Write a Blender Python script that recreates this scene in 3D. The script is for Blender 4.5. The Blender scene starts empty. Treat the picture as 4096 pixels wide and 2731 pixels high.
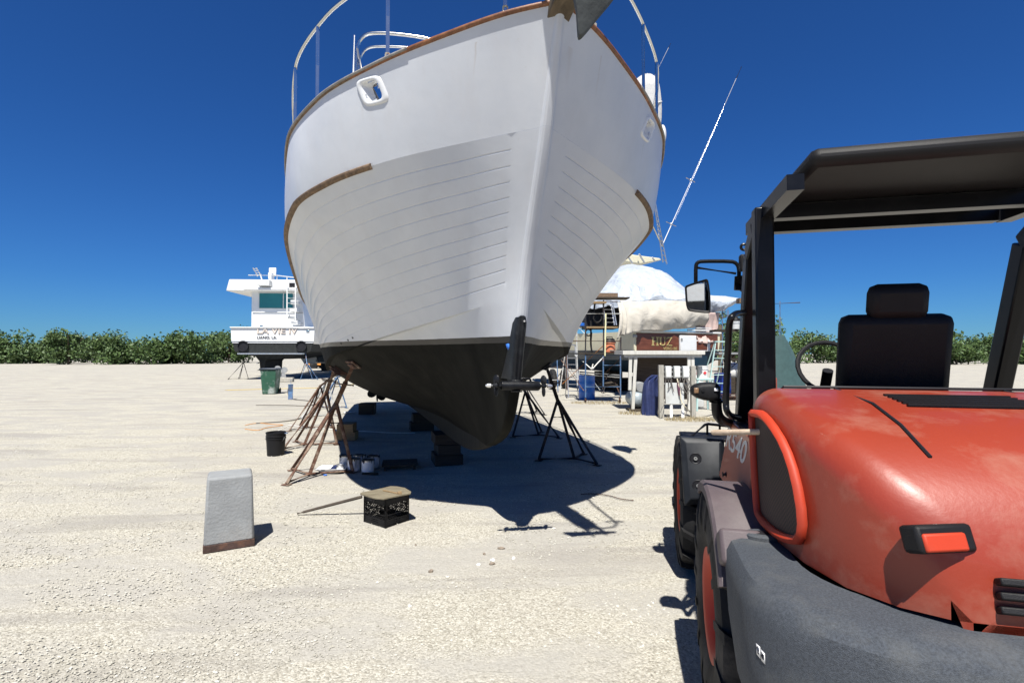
import bpy, bmesh, math, random
import numpy as np
from mathutils import Vector, Matrix, noise
from mathutils.bvhtree import BVHTree
R = math.radians
random.seed(7); RNG = np.random.default_rng(7)
S = bpy.context.scene
COL = S.collection
# ---------------------------------------------------------------- camera, sky, sun, exposure
F = 2051.0; HC = 1.65; PITCH = math.atan(49.5 / F)
cd = bpy.data.cameras.new('camera'); cam = bpy.data.objects.new('camera', cd); COL.objects.link(cam)
cd.sensor_fit = 'HORIZONTAL'; cd.sensor_width = 36; cd.lens = 36 * F / 4096; cd.clip_start = .05; cd.clip_end = 6000
cam.location = (0, 0, HC); cam.rotation_euler = (math.pi / 2 + PITCH, 0, 0); S.camera = cam
SUNV = Vector((-.05, -.572, 1)).normalized()          # towards the sun
ELEV = math.asin(SUNV.z); AZ = math.atan2(SUNV.x, SUNV.y)
w = bpy.data.worlds.new('World'); S.world = w; w.use_nodes = True
nt = w.node_tree; nt.nodes.clear()
sky = nt.nodes.new('ShaderNodeTexSky'); sky.sky_type = 'NISHITA'; sky.sun_disc = False
sky.sun_elevation = ELEV; sky.sun_rotation = AZ; sky.altitude = 0
sky.air_density = 1.0; sky.dust_density = 0.0; sky.ozone_density = 1.0
hs = nt.nodes.new('ShaderNodeHueSaturation'); hs.inputs['Saturation'].default_value = 1.0
bg = nt.nodes.new('ShaderNodeBackground'); bg.inputs['Strength'].default_value = .055
wo = nt.nodes.new('ShaderNodeOutputWorld')
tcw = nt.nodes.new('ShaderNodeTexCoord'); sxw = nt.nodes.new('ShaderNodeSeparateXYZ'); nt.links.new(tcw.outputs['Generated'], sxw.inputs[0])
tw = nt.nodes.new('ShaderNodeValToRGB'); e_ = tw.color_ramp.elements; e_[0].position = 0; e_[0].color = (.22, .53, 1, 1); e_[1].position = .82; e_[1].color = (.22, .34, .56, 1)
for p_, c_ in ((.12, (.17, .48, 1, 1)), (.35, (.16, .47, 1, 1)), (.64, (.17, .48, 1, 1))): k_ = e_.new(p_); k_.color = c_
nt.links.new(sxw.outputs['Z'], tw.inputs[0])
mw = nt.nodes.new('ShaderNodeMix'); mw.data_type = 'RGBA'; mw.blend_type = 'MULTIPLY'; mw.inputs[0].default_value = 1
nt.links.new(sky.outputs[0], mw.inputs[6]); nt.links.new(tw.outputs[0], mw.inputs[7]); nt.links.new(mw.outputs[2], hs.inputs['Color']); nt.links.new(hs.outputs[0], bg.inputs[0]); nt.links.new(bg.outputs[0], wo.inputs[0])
sl = bpy.data.lights.new('sun', 'SUN'); sl.energy = 5.0; sl.angle = R(.53); sl.color = (1, .965, .90)
so = bpy.data.objects.new('sun', sl); COL.objects.link(so); so.rotation_euler = SUNV.to_track_quat('Z', 'Y').to_euler(); so.location = (0, -8, 20)
S.view_settings.view_transform = 'Standard'; S.view_settings.look = 'None'; S.view_settings.gamma = 1
S.view_settings.use_curve_mapping = False; S.view_settings.exposure = 0.74
S.render.engine = 'CYCLES'; S.cycles.max_bounces = 8; S.cycles.use_denoising = True
S.cycles.diffuse_bounces = 4; S.cycles.sample_clamp_indirect = 8

def ray(x, y):
    a = (x - 2048) / F; b = -(y - 1365.5) / F
    return Vector((a, math.cos(PITCH) - math.sin(PITCH) * b, math.sin(PITCH) + math.cos(PITCH) * b))
def W(x, y, Y):
    d = ray(x, y); return Vector((0, 0, HC)) + d * (Y / d.y)
def G(x, y, z=0):
    d = ray(x, y); return Vector((0, 0, HC)) + d * ((z - HC) / d.z)

# ---------------------------------------------------------------- materials
def ramp(nt, fac, stops):
    r = nt.nodes.new('ShaderNodeValToRGB'); e = r.color_ramp.elements
    while len(e) > 1: e.remove(e[-1])
    for i, (p, c) in enumerate(stops):
        k = e[0] if i == 0 else e.new(p)
        k.position = p; k.color = (*c, 1) if len(c) == 3 else c
    nt.links.new(fac, r.inputs[0]); return r.outputs[0]
def newmat(name):
    m = bpy.data.materials.new(name); m.use_nodes = True; n = m.node_tree
    return m, n, n.nodes['Principled BSDF']
def tex(n, scale, detail=4, rough=.55, coord='Object', vec=None, dist=0):
    tc = n.nodes.new('ShaderNodeTexCoord'); t = n.nodes.new('ShaderNodeTexNoise')
    src = tc.outputs[coord] if coord != 'Position' else n.nodes.new('ShaderNodeNewGeometry').outputs['Position']
    if vec:
        mp = n.nodes.new('ShaderNodeMapping'); mp.inputs['Scale'].default_value = vec; n.links.new(src, mp.inputs[0]); src = mp.outputs[0]
    t.inputs['Scale'].default_value = scale; t.inputs['Detail'].default_value = detail; t.inputs['Roughness'].default_value = rough
    t.inputs['Distortion'].default_value = dist
    n.links.new(src, t.inputs['Vector']); return t.outputs['Fac']
def mix(n, fac, a, b, mode='MIX'):
    m = n.nodes.new('ShaderNodeMix'); m.data_type = 'RGBA'; m.blend_type = mode
    for s, v in ((0, fac), (6, a), (7, b)):
        if hasattr(v, 'is_output') or isinstance(v, bpy.types.NodeSocket): n.links.new(v, m.inputs[s])
        else: m.inputs[s].default_value = v if s == 0 else (*v, 1)
    return m.outputs[2]
def math_(n, op, a, b=None, clamp=False):
    m = n.nodes.new('ShaderNodeMath'); m.operation = op; m.use_clamp = clamp
    for i, v in enumerate((a, b)):
        if v is None: continue
        if isinstance(v, bpy.types.NodeSocket): n.links.new(v, m.inputs[i])
        else: m.inputs[i].default_value = v
    return m.outputs[0]
def bumpit(n, b, h, strength, dist=.01, normal=None):
    k = n.nodes.new('ShaderNodeBump'); k.inputs['Strength'].default_value = strength; k.inputs['Distance'].default_value = dist
    n.links.new(h, k.inputs['Height'])
    if normal: n.links.new(normal, k.inputs['Normal'])
    n.links.new(k.outputs[0], b.inputs['Normal']); return k.outputs[0]
MATS = {}
def mat(name, col, rough=.5, metal=0, var=.12, scale=6, bump=0, bscale=80, dirt=None, dfac=.5, dscale=3, vec=None, coat=0, bdist=.01):
    if name in MATS: return MATS[name]
    m, n, b = newmat(name)
    lo = tuple(c * (1 - var) for c in col); hi = tuple(min(1, c * (1 + var)) for c in col)
    c = ramp(n, tex(n, scale, vec=vec), [(.3, lo), (.7, hi)])
    if dirt:
        f = ramp(n, tex(n, dscale, 8, .65, vec=vec), [(.5, (0, 0, 0)), (.68, (dfac,) * 3)])
        c = mix(n, f, c, dirt)
    n.links.new(c, b.inputs['Base Color'])
    b.inputs['Metallic'].default_value = metal; b.inputs['Roughness'].default_value = rough
    if coat: b.inputs['Coat Weight'].default_value = coat; b.inputs['Coat Roughness'].default_value = .08
    if max(col) < .03: b.inputs['Specular IOR Level'].default_value = .25
    if bump: bumpit(n, b, tex(n, bscale, 3, dist=(.6 if bdist > .02 else 0)), bump, bdist)
    MATS[name] = m; return m
def M_(k): return MATS[k]
mat('keel_paint', (.018, .0175, .0145), .85, var=.35, scale=3, vec=(5, 5, .6), bump=.2)
mat('white_gel', (.68, .69, .69), .25, var=.03, coat=.2)
mat('white_paint', (.60, .61, .60), .4, var=.05, dirt=(.45, .42, .36), dfac=.4)
mat('cream', (.62, .58, .42), .35, var=.05)
mat('black_plastic', (.009, .009, .010), .55, var=.2, bump=.15, bscale=300)
mat('black_paint', (.005, .0055, .007), .3, var=.25, dirt=(.04, .04, .04), dfac=.12, dscale=6)
mat('thruster_black', (.0075, .008, .0095), .36, var=.3, dirt=(.03, .033, .036), dfac=.5, dscale=9)
mat('rust', (.11, .052, .032), .85, var=.4, scale=14, bump=.4, bscale=60, dirt=(.30, .26, .20), dfac=.7, dscale=7)
mat('rust_dark', (.055, .03, .024), .85, var=.4, scale=14, bump=.4, bscale=60, dirt=(.2, .09, .045), dfac=.6, dscale=9)
mat('rust_orange', (.42, .16, .04), .8, var=.3, scale=20, bump=.3)
mat('black_iron', (.02, .021, .026), .7, var=.4, scale=10, bump=.3, dirt=(.14, .09, .06), dfac=.6, dscale=8)
mat('blue_iron', (.06, .13, .25), .6, var=.25, scale=8, dirt=(.22, .12, .07), dfac=.7, dscale=6)
mat('pale_iron', (.45, .47, .47), .6, var=.2, scale=8, dirt=(.25, .15, .09), dfac=.7, dscale=5)
mat('steel', (.62, .62, .6), .18, 1, var=.08)
mat('aluminium', (.6, .61, .62), .38, .9, var=.12)
mat('galvanised', (.33, .34, .34), .6, .4, var=.15, dirt=(.2, .15, .1), dfac=.4)
mat('lead_grey', (.055, .062, .062), .7, .2, var=.25, scale=10, bump=.3, bscale=30)
mat('blue_plastic', (.01, .13, .55), .38, var=.1, scale=3, dirt=(.02, .06, .25), dfac=.3)
mat('blue_light', (.03, .22, .65), .5)
mat('green_plastic', (.02, .085, .05), .5, var=.15, dirt=(.55, .56, .54), dfac=.85, dscale=2.2)
mat('dark_lid', (.03, .04, .055), .45)
mat('white_plastic', (.75, .75, .73), .4, var=.04)
mat('grey_box', (.52, .54, .53), .5, var=.06, dirt=(.3, .28, .25), dfac=.5)
mat('orange_machine', (.62, .27, .06), .5, var=.1, dirt=(.2, .12, .06), dfac=.4)
mat('loader_orange', (.25, .032, .014), .42, var=.05, scale=3, coat=.12, bump=.06, bscale=60, dirt=(.34, .17, .12), dfac=.5, dscale=3.5)
mat('loader_dusty', (.40, .14, .09), .38, var=.08, scale=3, coat=.2)
mat('rim_orange', (.44, .035, .008), .6, var=.1, dirt=(.1, .04, .03), dfac=.3)
mat('vac_orange', (.6, .2, .1), .45, var=.06)
mat('fender_brown', (.085, .065, .07), .6, var=.1, scale=10, bump=.15, bscale=200, dirt=(.2, .18, .17), dfac=.3)
mat('counterweight', (.048, .056, .068), .8, var=.35, scale=160, bump=.5, bscale=420, dirt=(.14, .14, .13), dfac=.4, dscale=4)
mat('glass_teal', (.03, .16, .17), .08, var=.15, scale=.6)
mat('glass_dark', (.02, .025, .03), .05, var=.1)
mat('mirror_glass', (.30, .31, .33), .02, 1, var=.01)
mat('lens_amber', (.22, .13, .07), .3)
mat('tarp_blue', (.012, .022, .09), .65, var=.2, scale=9, bump=.4, bscale=14)
mat('canvas', (.46, .43, .37), .9, var=.08, scale=3, bump=.6, bscale=1.6, bdist=.14, dirt=(.36, .31, .25), dfac=.4, dscale=1.3)
mat('canvas_pink', (.48, .36, .32), .9, var=.12, scale=2, bump=.3, bscale=9, vec=(1, 1, 5))
mat('shrink', (.43, .47, .52), .3, var=.06, scale=2, bump=.8, bscale=2.2, bdist=.16)
mat('cloth_white', (.5, .5, .49), .85, var=.08, bump=.4, bscale=20)
mat('ply_dark', (.05, .035, .025), .8, var=.4, scale=3, vec=(1, 1, 12))
mat('navy_hull', (.01, .028, .05), .35, var=.15)
mat('dark_bottom', (.02, .022, .022), .75, var=.3)
mat('hose_grey', (.12, .11, .10), .7); mat('hose_yellow', (.55, .40, .10), .6); mat('cord_white', (.7, .7, .66), .7)
mat('cord_orange', (.6, .28, .08), .7)
mat('rubber', (.014, .014, .015), .8, var=.35, scale=5, bump=.25, bscale=90, dirt=(.10, .09, .08), dfac=.6, dscale=2.5)
mat('gold', (.45, .36, .15), .4, .3); mat('gold_pale', (.50, .38, .27), .5)
mat('red_label', (.55, .03, .04), .5); mat('label_white', (.75, .75, .75), .5, var=.02); mat('label_black', (.015, .015, .018), .5)
mat('decal_silver', (.62, .62, .60), .4, .0, var=.02); mat('label_yellow', (.65, .5, .04), .5)
mat('tape_blue', (.03, .16, .60), .7, bump=.5, bscale=40)
mat('stone_pale', (.62, .60, .54), .9, var=.2, scale=20, bump=.5, bscale=40)
mat('stone_brown', (.22, .18, .14), .9, var=.3, scale=20, bump=.5, bscale=40)
mat('stone_shell', (.8, .79, .75), .7, var=.1, scale=20, bump=.4, bscale=40)
mat('concrete', (.24, .25, .255), .9, var=.15, scale=5, bump=.5, bscale=50, dirt=(.22, .2, .18), dfac=.4)
mat('chrome_tip', (.8, .8, .8), .25, .8)
mat('bark', (.12, .09, .06), .9, var=.3, scale=12, bump=.5)
mat('beige_block', (.48, .45, .38), .85, var=.15, scale=5, bump=.4)
mat('bin_stone', (.36, .34, .29), .9, var=.2, scale=8, bump=.4)

mat('steel_can', (.55, .55, .54), .35, .7, var=.1); mat('label_grey', (.60, .62, .66), .5, var=.1, scale=20)
mat('pale_green', (.36, .52, .50), .5, dirt=(.6, .6, .56), dfac=.5); mat('label_strap', (.62, .60, .36), .7)
mat('grey_tank', (.28, .33, .36), .4, .1, var=.08); mat('plug_maroon', (.10, .03, .06), .5); mat('cord_cream', (.60, .55, .42), .6)
mat('drum_dark', (.008, .03, .22), .4); mat('shed_grey', (.20, .20, .20), .7, var=.1)
mat('tarp_green', (.04, .085, .085), .75, bump=.3, bscale=12)
def wood(name, a, b, sc=2.0, rough=.6, vec=(1, 14, 14), bump=.3):
    m, n, p = newmat(name)
    c = ramp(n, tex(n, sc, 8, .7, vec=vec, dist=.6), [(.3, a), (.52, tuple((x + y) / 2 for x, y in zip(a, b))), (.7, b)])
    n.links.new(c, p.inputs['Base Color']); p.inputs['Roughness'].default_value = rough
    bumpit(n, p, tex(n, sc * 3, 6, .7, vec=vec), bump, .004); MATS[name] = m; return m
mat('fender_black', (.010, .012, .016), .5, var=.2, dirt=(.045, .048, .05), dfac=.4)
def grille_mat():
    m, n, b = newmat('grille'); g = n.nodes.new('ShaderNodeTexCoord'); mp = n.nodes.new('ShaderNodeMapping'); mp.inputs['Scale'].default_value = (1, 110, 110); n.links.new(g.outputs['Object'], mp.inputs[0])
    c = n.nodes.new('ShaderNodeTexChecker'); c.inputs['Scale'].default_value = 1; n.links.new(mp.outputs[0], c.inputs['Vector']); c.inputs['Color1'].default_value = (.05, .022, .018, 1); c.inputs['Color2'].default_value = (.004, .003, .003, 1)
    n.links.new(c.outputs[0], b.inputs['Base Color']); b.inputs['Roughness'].default_value = .6; MATS['grille'] = m
grille_mat()
wood('teak', (.10, .035, .014), (.30, .125, .05), 3, .45, (6, 1.2, 6))
wood('teak_weathered', (.06, .04, .028), (.26, .17, .10), 5, .8, (6, 1, 6))
wood('sprit_wood', (.05, .038, .022), (.17, .13, .085), 5, .8, (4, 1.3, 4))
wood('plywood', (.115, .095, .06), (.235, .205, .14), 2, .85, (2, 9, 9))
wood('timber', (.20, .13, .06), (.34, .24, .13), 2, .85, (1, 9, 9))
wood('timber_dark', (.015, .012, .009), (.06, .045, .03), 2, .9, (1, 9, 9))
wood('grey_timber', (.22, .21, .18), (.46, .44, .39), 3, .9, (9, 9, 1))
wood('dark_pole', (.03, .024, .02), (.10, .08, .06), 3, .9, (3, 3, 3))
wood('handle_wood', (.34, .25, .17), (.55, .45, .34), 3, .6, (1.5, 12, 12))
wood('mahogany', (.065, .018, .010), (.18, .058, .032), 1.6, .3, (1.2, 6, 8), .1)
wood('painted_wood', (.46, .45, .40), (.62, .61, .57), 2, .7, (8, 8, 1))
wood('steel_rail', (.14, .13, .12), (.30, .29, .27), 6, .55, (3, 1, 3))

# hull paint: white topsides, black boot line, charcoal bottom paint, chalky streaks
def hull_mat():
    m, n, b = newmat('hull_paint')
    g = n.nodes.new('ShaderNodeNewGeometry'); sp = n.nodes.new('ShaderNodeSeparateXYZ'); n.links.new(g.outputs['Position'], sp.inputs[0])
    z = sp.outputs['Z']
    w1 = ramp(n, tex(n, 2.2, 6, .6), [(.35, (.54, .565, .60)), (.65, (.60, .62, .645))])
    streak = ramp(n, tex(n, 2.0, 6, .65, vec=(3.5, 3.5, .45)), [(.50, (0, 0, 0)), (.72, (.16,) * 3)])
    w1 = mix(n, streak, w1, (.50, .47, .45))
    spk = ramp(n, tex(n, 60, 3, .6), [(.66, (0, 0, 0)), (.72, (.25,) * 3)])
    w1 = mix(n, spk, w1, (.45, .44, .40))
    tcl = n.nodes.new('ShaderNodeTexCoord'); sl_ = n.nodes.new('ShaderNodeSeparateXYZ'); n.links.new(tcl.outputs['Object'], sl_.inputs[0])
    for x0, zt, ln, wd_, kf in ((-.50, 3.80, .22, .010, .35), (-1.25, 3.60, .16, .012, .18), (.42, 3.82, .3, .012, .25), (1.15, 3.58, .25, .014, .2), (-1.9, 3.45, .3, .02, .12), (.12, 3.75, .25, .03, .18)):
        wx = math_(n, 'ADD', sl_.outputs['X'], math_(n, 'MULTIPLY', math_(n, 'SUBTRACT', tex(n, 12, 3), .5), .03))
        fx = math_(n, 'SUBTRACT', 1, math_(n, 'DIVIDE', math_(n, 'ABSOLUTE', math_(n, 'SUBTRACT', wx, x0)), wd_), True)
        fz = math_(n, 'DIVIDE', math_(n, 'SUBTRACT', sl_.outputs['Z'], zt - ln), ln, True); top = math_(n, 'LESS_THAN', sl_.outputs['Z'], zt)
        w1 = mix(n, math_(n, 'MULTIPLY', math_(n, 'MULTIPLY', math_(n, 'MULTIPLY', fx, fz), top), kf), w1, (.34, .24, .14))
    d1 = ramp(n, tex(n, 3.0, 8, .7, vec=(1.6, 1.6, 1)), [(.3, (.006, .0062, .0052)), (.7, (.0145, .0142, .0115))])
    d2 = ramp(n, tex(n, 1.2, 6, .6, vec=(4, 4, .7)), [(.45, (0, 0, 0)), (.75, (.5,) * 3)])
    d1 = mix(n, d2, d1, (.026, .025, .020))
    blk = ramp(n, tex(n, 5, 6, .6), [(.3, (.008, .008, .009)), (.7, (.02, .02, .022))])
    wob = math_(n, 'MULTIPLY', math_(n, 'SUBTRACT', tex(n, 9, 2), .5), .006)
    zz = math_(n, 'ADD', z, wob)
    low = mix(n, math_(n, 'LESS_THAN', zz, 1.742), blk, d1)
    c = mix(n, math_(n, 'LESS_THAN', zz, 1.795), w1, low)
    n.links.new(c, b.inputs['Base Color'])
    isw = math_(n, 'GREATER_THAN', zz, 1.742)
    n.links.new(math_(n, 'SUBTRACT', .78, math_(n, 'MULTIPLY', isw, .45)), b.inputs['Roughness'])
    n.links.new(math_(n, 'ADD', .08, math_(n, 'MULTIPLY', isw, .38)), b.inputs['Specular IOR Level'])
    bumpit(n, b, tex(n, 5, 5, .6), .10, .02)
    MATS['hull_paint'] = m
hull_mat()

def gravel_mat():
    m, n, b = newmat('crushed_shell')
    P = 'Position'
    big = tex(n, .35, 5, .6, P, vec=(1, 1, 1), dist=.5)
    mid = tex(n, 1.3, 5, .62, P, vec=(.55, 1.3, 1), dist=.4)
    g = n.nodes.new('ShaderNodeNewGeometry').outputs['Position']
    v = n.nodes.new('ShaderNodeTexVoronoi'); v.inputs['Scale'].default_value = 85; n.links.new(g, v.inputs['Vector'])
    v2 = n.nodes.new('ShaderNodeTexVoronoi'); v2.inputs['Scale'].default_value = 38; n.links.new(g, v2.inputs['Vector'])
    fine = tex(n, 190, 4, .7, P)
    base = ramp(n, v.outputs['Color'], [(0, (0.249, 0.231, 0.186)), (.5, (0.423, 0.398, 0.332)), (1, (0.597, 0.575, 0.500))])
    base = mix(n, ramp(n, fine, [(.34, (.75,) * 3), (.44, (0, 0, 0))]), base, (0.166, 0.150, 0.119))
    comp = ramp(n, tex(n, 40, 5, .7, P), [(.3, (0.292, 0.277, 0.246)), (.7, (0.373, 0.358, 0.322))])
    patch = ramp(n, mid, [(.43, (0, 0, 0)), (.58, (.85,) * 3)])
    c = mix(n, patch, base, comp)
    c = mix(n, ramp(n, big, [(.50, (0, 0, 0)), (.72, (.45,) * 3)]), c, (0.314, 0.288, 0.256))
    tr = tex(n, 1.0, 3, .5, P, vec=(.35, 1.9, 1), dist=.8)
    c = mix(n, ramp(n, tr, [(.56, (0, 0, 0)), (.66, (.50,) * 3)]), c, (0.251, 0.235, 0.213))
    n.links.new(c, b.inputs['Base Color']); b.inputs['Roughness'].default_value = .95
    b.inputs['Specular IOR Level'].default_value = .2
    inv = math_(n, 'SUBTRACT', 1, patch)
    h = math_(n, 'ADD', math_(n, 'MULTIPLY', v.outputs['Distance'], -.9), math_(n, 'MULTIPLY', fine, .8))
    h = math_(n, 'MULTIPLY', h, math_(n, 'ADD', math_(n, 'MULTIPLY', inv, .75), .25))
    nb = bumpit(n, b, h, .7, .009)
    bumpit(n, b, math_(n, 'ADD', tex(n, 7, 5, .65, P), math_(n, 'MULTIPLY', v2.outputs['Distance'], .15)), .55, .03, nb)
    MATS['gravel'] = m
    m2, n, b = newmat('pebble')
    g = n.nodes.new('ShaderNodeNewGeometry').outputs['Position']
    v = n.nodes.new('ShaderNodeTexVoronoi'); v.inputs['Scale'].default_value = 30; n.links.new(g, v.inputs['Vector'])
    n.links.new(ramp(n, v.outputs['Color'], [(0, (0.259, 0.244, 0.201)), (.35, (0.370, 0.350, 0.295)), (.7, (0.456, 0.437, 0.379)), (1, (0.581, 0.566, 0.519))]), b.inputs['Base Color'])
    b.inputs['Roughness'].default_value = .9; MATS['pebble'] = m2
gravel_mat()
def leaf_mat(name, a, b_):
    m, n, b = newmat(name)
    n.links.new(ramp(n, tex(n, 1.5, 4), [(.3, a), (.7, b_)]), b.inputs['Base Color']); b.inputs['Roughness'].default_value = .6
    MATS[name] = m
leaf_mat('leaf', (.03, .065, .018), (.10, .16, .04)); leaf_mat('palm_leaf', (.05, .08, .02), (.14, .17, .06)); leaf_mat('dry_grass', (.20, .16, .08), (.36, .29, .16))

# ---------------------------------------------------------------- mesh builder
def rotm(rx=0, ry=0, rz=0):
    return (Matrix.Rotation(rz, 3, 'Z') @ Matrix.Rotation(ry, 3, 'Y') @ Matrix.Rotation(rx, 3, 'X'))
def basis(d):
    d = Vector(d).normalized(); u = Vector((0, 0, 1)) if abs(d.z) < .9 else Vector((0, 1, 0))
    a = d.cross(u).normalized(); return d, a, a.cross(d).normalized()
class MB:
    def __init__(s): s.v = []; s.f = []
    def add(s, vs, fs):
        o = len(s.v); s.v += [tuple(v) for v in vs]; s.f += [tuple(i + o for i in f) for f in fs]; return s
    def box(s, c, sz, rot=None, taper=1.0):
        c = Vector(c); h = Vector(sz) / 2; vs = []
        for z in (-1, 1):
            k = taper if z > 0 else 1
            for x, y in ((-1, -1), (1, -1), (1, 1), (-1, 1)):
                p = Vector((x * h.x * k, y * h.y * k, z * h.z)); vs.append(c + (rot @ p if rot else p))
        return s.add(vs, [(3, 2, 1, 0), (4, 5, 6, 7), (0, 1, 5, 4), (1, 2, 6, 5), (2, 3, 7, 6), (3, 0, 4, 7)])
    def bb(s, x0, x1, y0, y1, z0, z1): return s.box(((x0 + x1) / 2, (y0 + y1) / 2, (z0 + z1) / 2), (x1 - x0, y1 - y0, z1 - z0))
    def beam(s, p, q, w_, h_, up=None):
        p = Vector(p); q = Vector(q); d = (q - p).normalized(); u = Vector(up or (0, 0, 1))
        if abs(d.dot(u)) > .98: u = Vector((0, 1, 0))
        a = d.cross(u).normalized(); b = a.cross(d).normalized(); vs = []
        for c in (p, q):
            for x, y in ((-1, -1), (1, -1), (1, 1), (-1, 1)): vs.append(c + a * x * w_ / 2 + b * y * h_ / 2)
        return s.add(vs, [(0, 1, 2, 3), (7, 6, 5, 4), (0, 4, 5, 1), (1, 5, 6, 2), (2, 6, 7, 3), (3, 7, 4, 0)])
    def tube(s, pts, r, n=8, closed=False, rz=None):
        pts = [Vector(p) for p in pts]; m = len(pts); rs = r if isinstance(r, (list, tuple)) else [r] * m
        vs = []; prev = None
        for i in range(m):
            if closed: d = pts[(i + 1) % m] - pts[i - 1]
            else: d = pts[min(i + 1, m - 1)] - pts[max(i - 1, 0)]
            d.normalize()
            if prev is None: _, a, b = basis(d)
            else:
                a = prev - d * prev.dot(d); a = a.normalized() if a.length > 1e-6 else basis(d)[1]; b = d.cross(a)
            prev = a
            for k in range(n):
                t = 2 * math.pi * k / n; vs.append(pts[i] + (a * math.cos(t) + b * math.sin(t)) * rs[i])
        fs = []; L = m if closed else m - 1
        for i in range(L):
            j = (i + 1) % m
            for k in range(n): fs.append((i * n + k, i * n + (k + 1) % n, j * n + (k + 1) % n, j * n + k))
        if not closed: fs += [tuple(range(n - 1, -1, -1)), tuple((m - 1) * n + k for k in range(n))]
        return s.add(vs, fs)
    def cyl(s, p, q, r, n=12, r2=None): return s.tube([p, q], [r, r if r2 is None else r2], n)
    def lathe(s, prof, c=(0, 0, 0), axis=(0, 0, 1), n=20, sx=1, sy=1):
        d, a, b = basis(axis); c = Vector(c); vs = []; fs = []
        if abs(Vector(axis).normalized().z) > .99: a, b, d = Vector((1, 0, 0)), Vector((0, 1, 0)), Vector((0, 0, 1))
        for (r, z) in prof:
            for k in range(n):
                t = 2 * math.pi * k / n; vs.append(c + d * z + (a * math.cos(t) * sx + b * math.sin(t) * sy) * r)
        for i in range(len(prof) - 1):
            for k in range(n): fs.append((i * n + k, i * n + (k + 1) % n, (i + 1) * n + (k + 1) % n, (i + 1) * n + k))
        if prof[0][0] > 1e-4: fs.append(tuple(range(n - 1, -1, -1)))
        if prof[-1][0] > 1e-4: fs.append(tuple((len(prof) - 1) * n + k for k in range(n)))
        return s.add(vs, fs)
    def prism(s, poly, off):           # poly: 3-D outline, off: thickness vector
        o = Vector(off); p = [Vector(q) for q in poly]; n = len(p)
        return s.add(p + [q + o for q in p], [tuple(range(n)), tuple(range(2 * n - 1, n - 1, -1))] + [(i, n + i, n + (i + 1) % n, (i + 1) % n) for i in range(n)])
    def grid(s, rows, closed=False):
        m = len(rows); n = len(rows[0]); vs = [p for r in rows for p in r]; fs = []
        for i in range(m - 1):
            for k in range(n if closed else n - 1): fs.append((i * n + k, i * n + (k + 1) % n, (i + 1) * n + (k + 1) % n, (i + 1) * n + k))
        return s.add(vs, fs)
    def ball(s, c, r, n=14, m=9, sc=(1, 1, 1)):
        c = Vector(c); rows = []
        for i in range(m + 1):
            t = math.pi * i / m
            rows.append([c + Vector((math.sin(t) * math.cos(2 * math.pi * k / n) * r * sc[0], math.sin(t) * math.sin(2 * math.pi * k / n) * r * sc[1], math.cos(t) * r * sc[2])) for k in range(n)])
        return s.grid(rows, True)
    def build(s, name, material, parent=None, root=None, bev=0, sharp=38, world=False, solid=0, doubles=False, label=None, sub=0):
        me = bpy.data.meshes.new(name); vs = s.v
        origin = None
        if world and root is not None:
            mi = root_matrix(root).inverted(); vs = [tuple(mi @ Vector(v)) for v in vs]
        elif parent is None:
            a = np.array(vs); lo = a.min(0); hi = a.max(0); origin = ((lo[0] + hi[0]) / 2, (lo[1] + hi[1]) / 2, lo[2])
            vs = (a - np.array(origin)).tolist()
        me.from_pydata(vs, [], s.f); me.validate(clean_customdata=False)
        bm = bmesh.new(); bm.from_mesh(me)
        if doubles: bmesh.ops.remove_doubles(bm, verts=bm.verts, dist=1e-4)
        bmesh.ops.recalc_face_normals(bm, faces=bm.faces); bm.to_mesh(me); bm.free()
        me.polygons.foreach_set('use_smooth', [True] * len(me.polygons)); me.set_sharp_from_angle(angle=R(sharp))
        me.materials.append(MATS[material] if isinstance(material, str) else material)
        o = bpy.data.objects.new(name, me); COL.objects.link(o)
        if parent is not None: o.parent = parent
        if origin: o.location = origin
        if solid:
            k = o.modifiers.new('solid', 'SOLIDIFY'); k.thickness = solid; k.offset = 0
        if bev:
            k = o.modifiers.new('bevel', 'BEVEL'); k.width = bev; k.segments = 2; k.limit_method = 'ANGLE'; k.angle_limit = R(40); k.harden_normals = False
        if sub:
            k = o.modifiers.new('sub', 'SUBSURF'); k.levels = sub; k.render_levels = sub
        if label: o['label'] = label
        return o
def root_matrix(o):
    m = Matrix.LocRotScale(o.location, o.rotation_euler, Vector((1, 1, 1)))
    return (root_matrix(o.parent) @ m) if o.parent else m
def tag(o, label, cat, group=None):
    o['label'] = label; o['category'] = cat
    if group: o['group'] = group
    return o
def thing(name, label, cat, loc=(0, 0, 0), rz=0, group=None):
    o = bpy.data.objects.new(name, None); COL.objects.link(o); o.location = loc; o.rotation_euler = (0, 0, rz); o.empty_display_size = .2
    return tag(o, label, cat, group)
def dup(o, parent=None, loc=None, rz=None, label=None):
    c = o.copy(); COL.objects.link(c); c.parent = parent
    if loc is not None: c.location = loc
    if rz is not None: c.rotation_euler = (0, 0, rz)
    if label: c['label'] = label
    for ch in [k for k in list(COL.objects) if k.parent == o]: dup(ch, c)
    return c
def struct(o, kind='structure'): o['kind'] = kind; return o
def smooth(pts, k=2):
    pts = [Vector(p) for p in pts]
    for _ in range(k):
        q = [pts[0]]
        for a, b in zip(pts, pts[1:]): q += [a * .75 + b * .25, a * .25 + b * .75]
        q.append(pts[-1]); pts = q
    return pts
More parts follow.
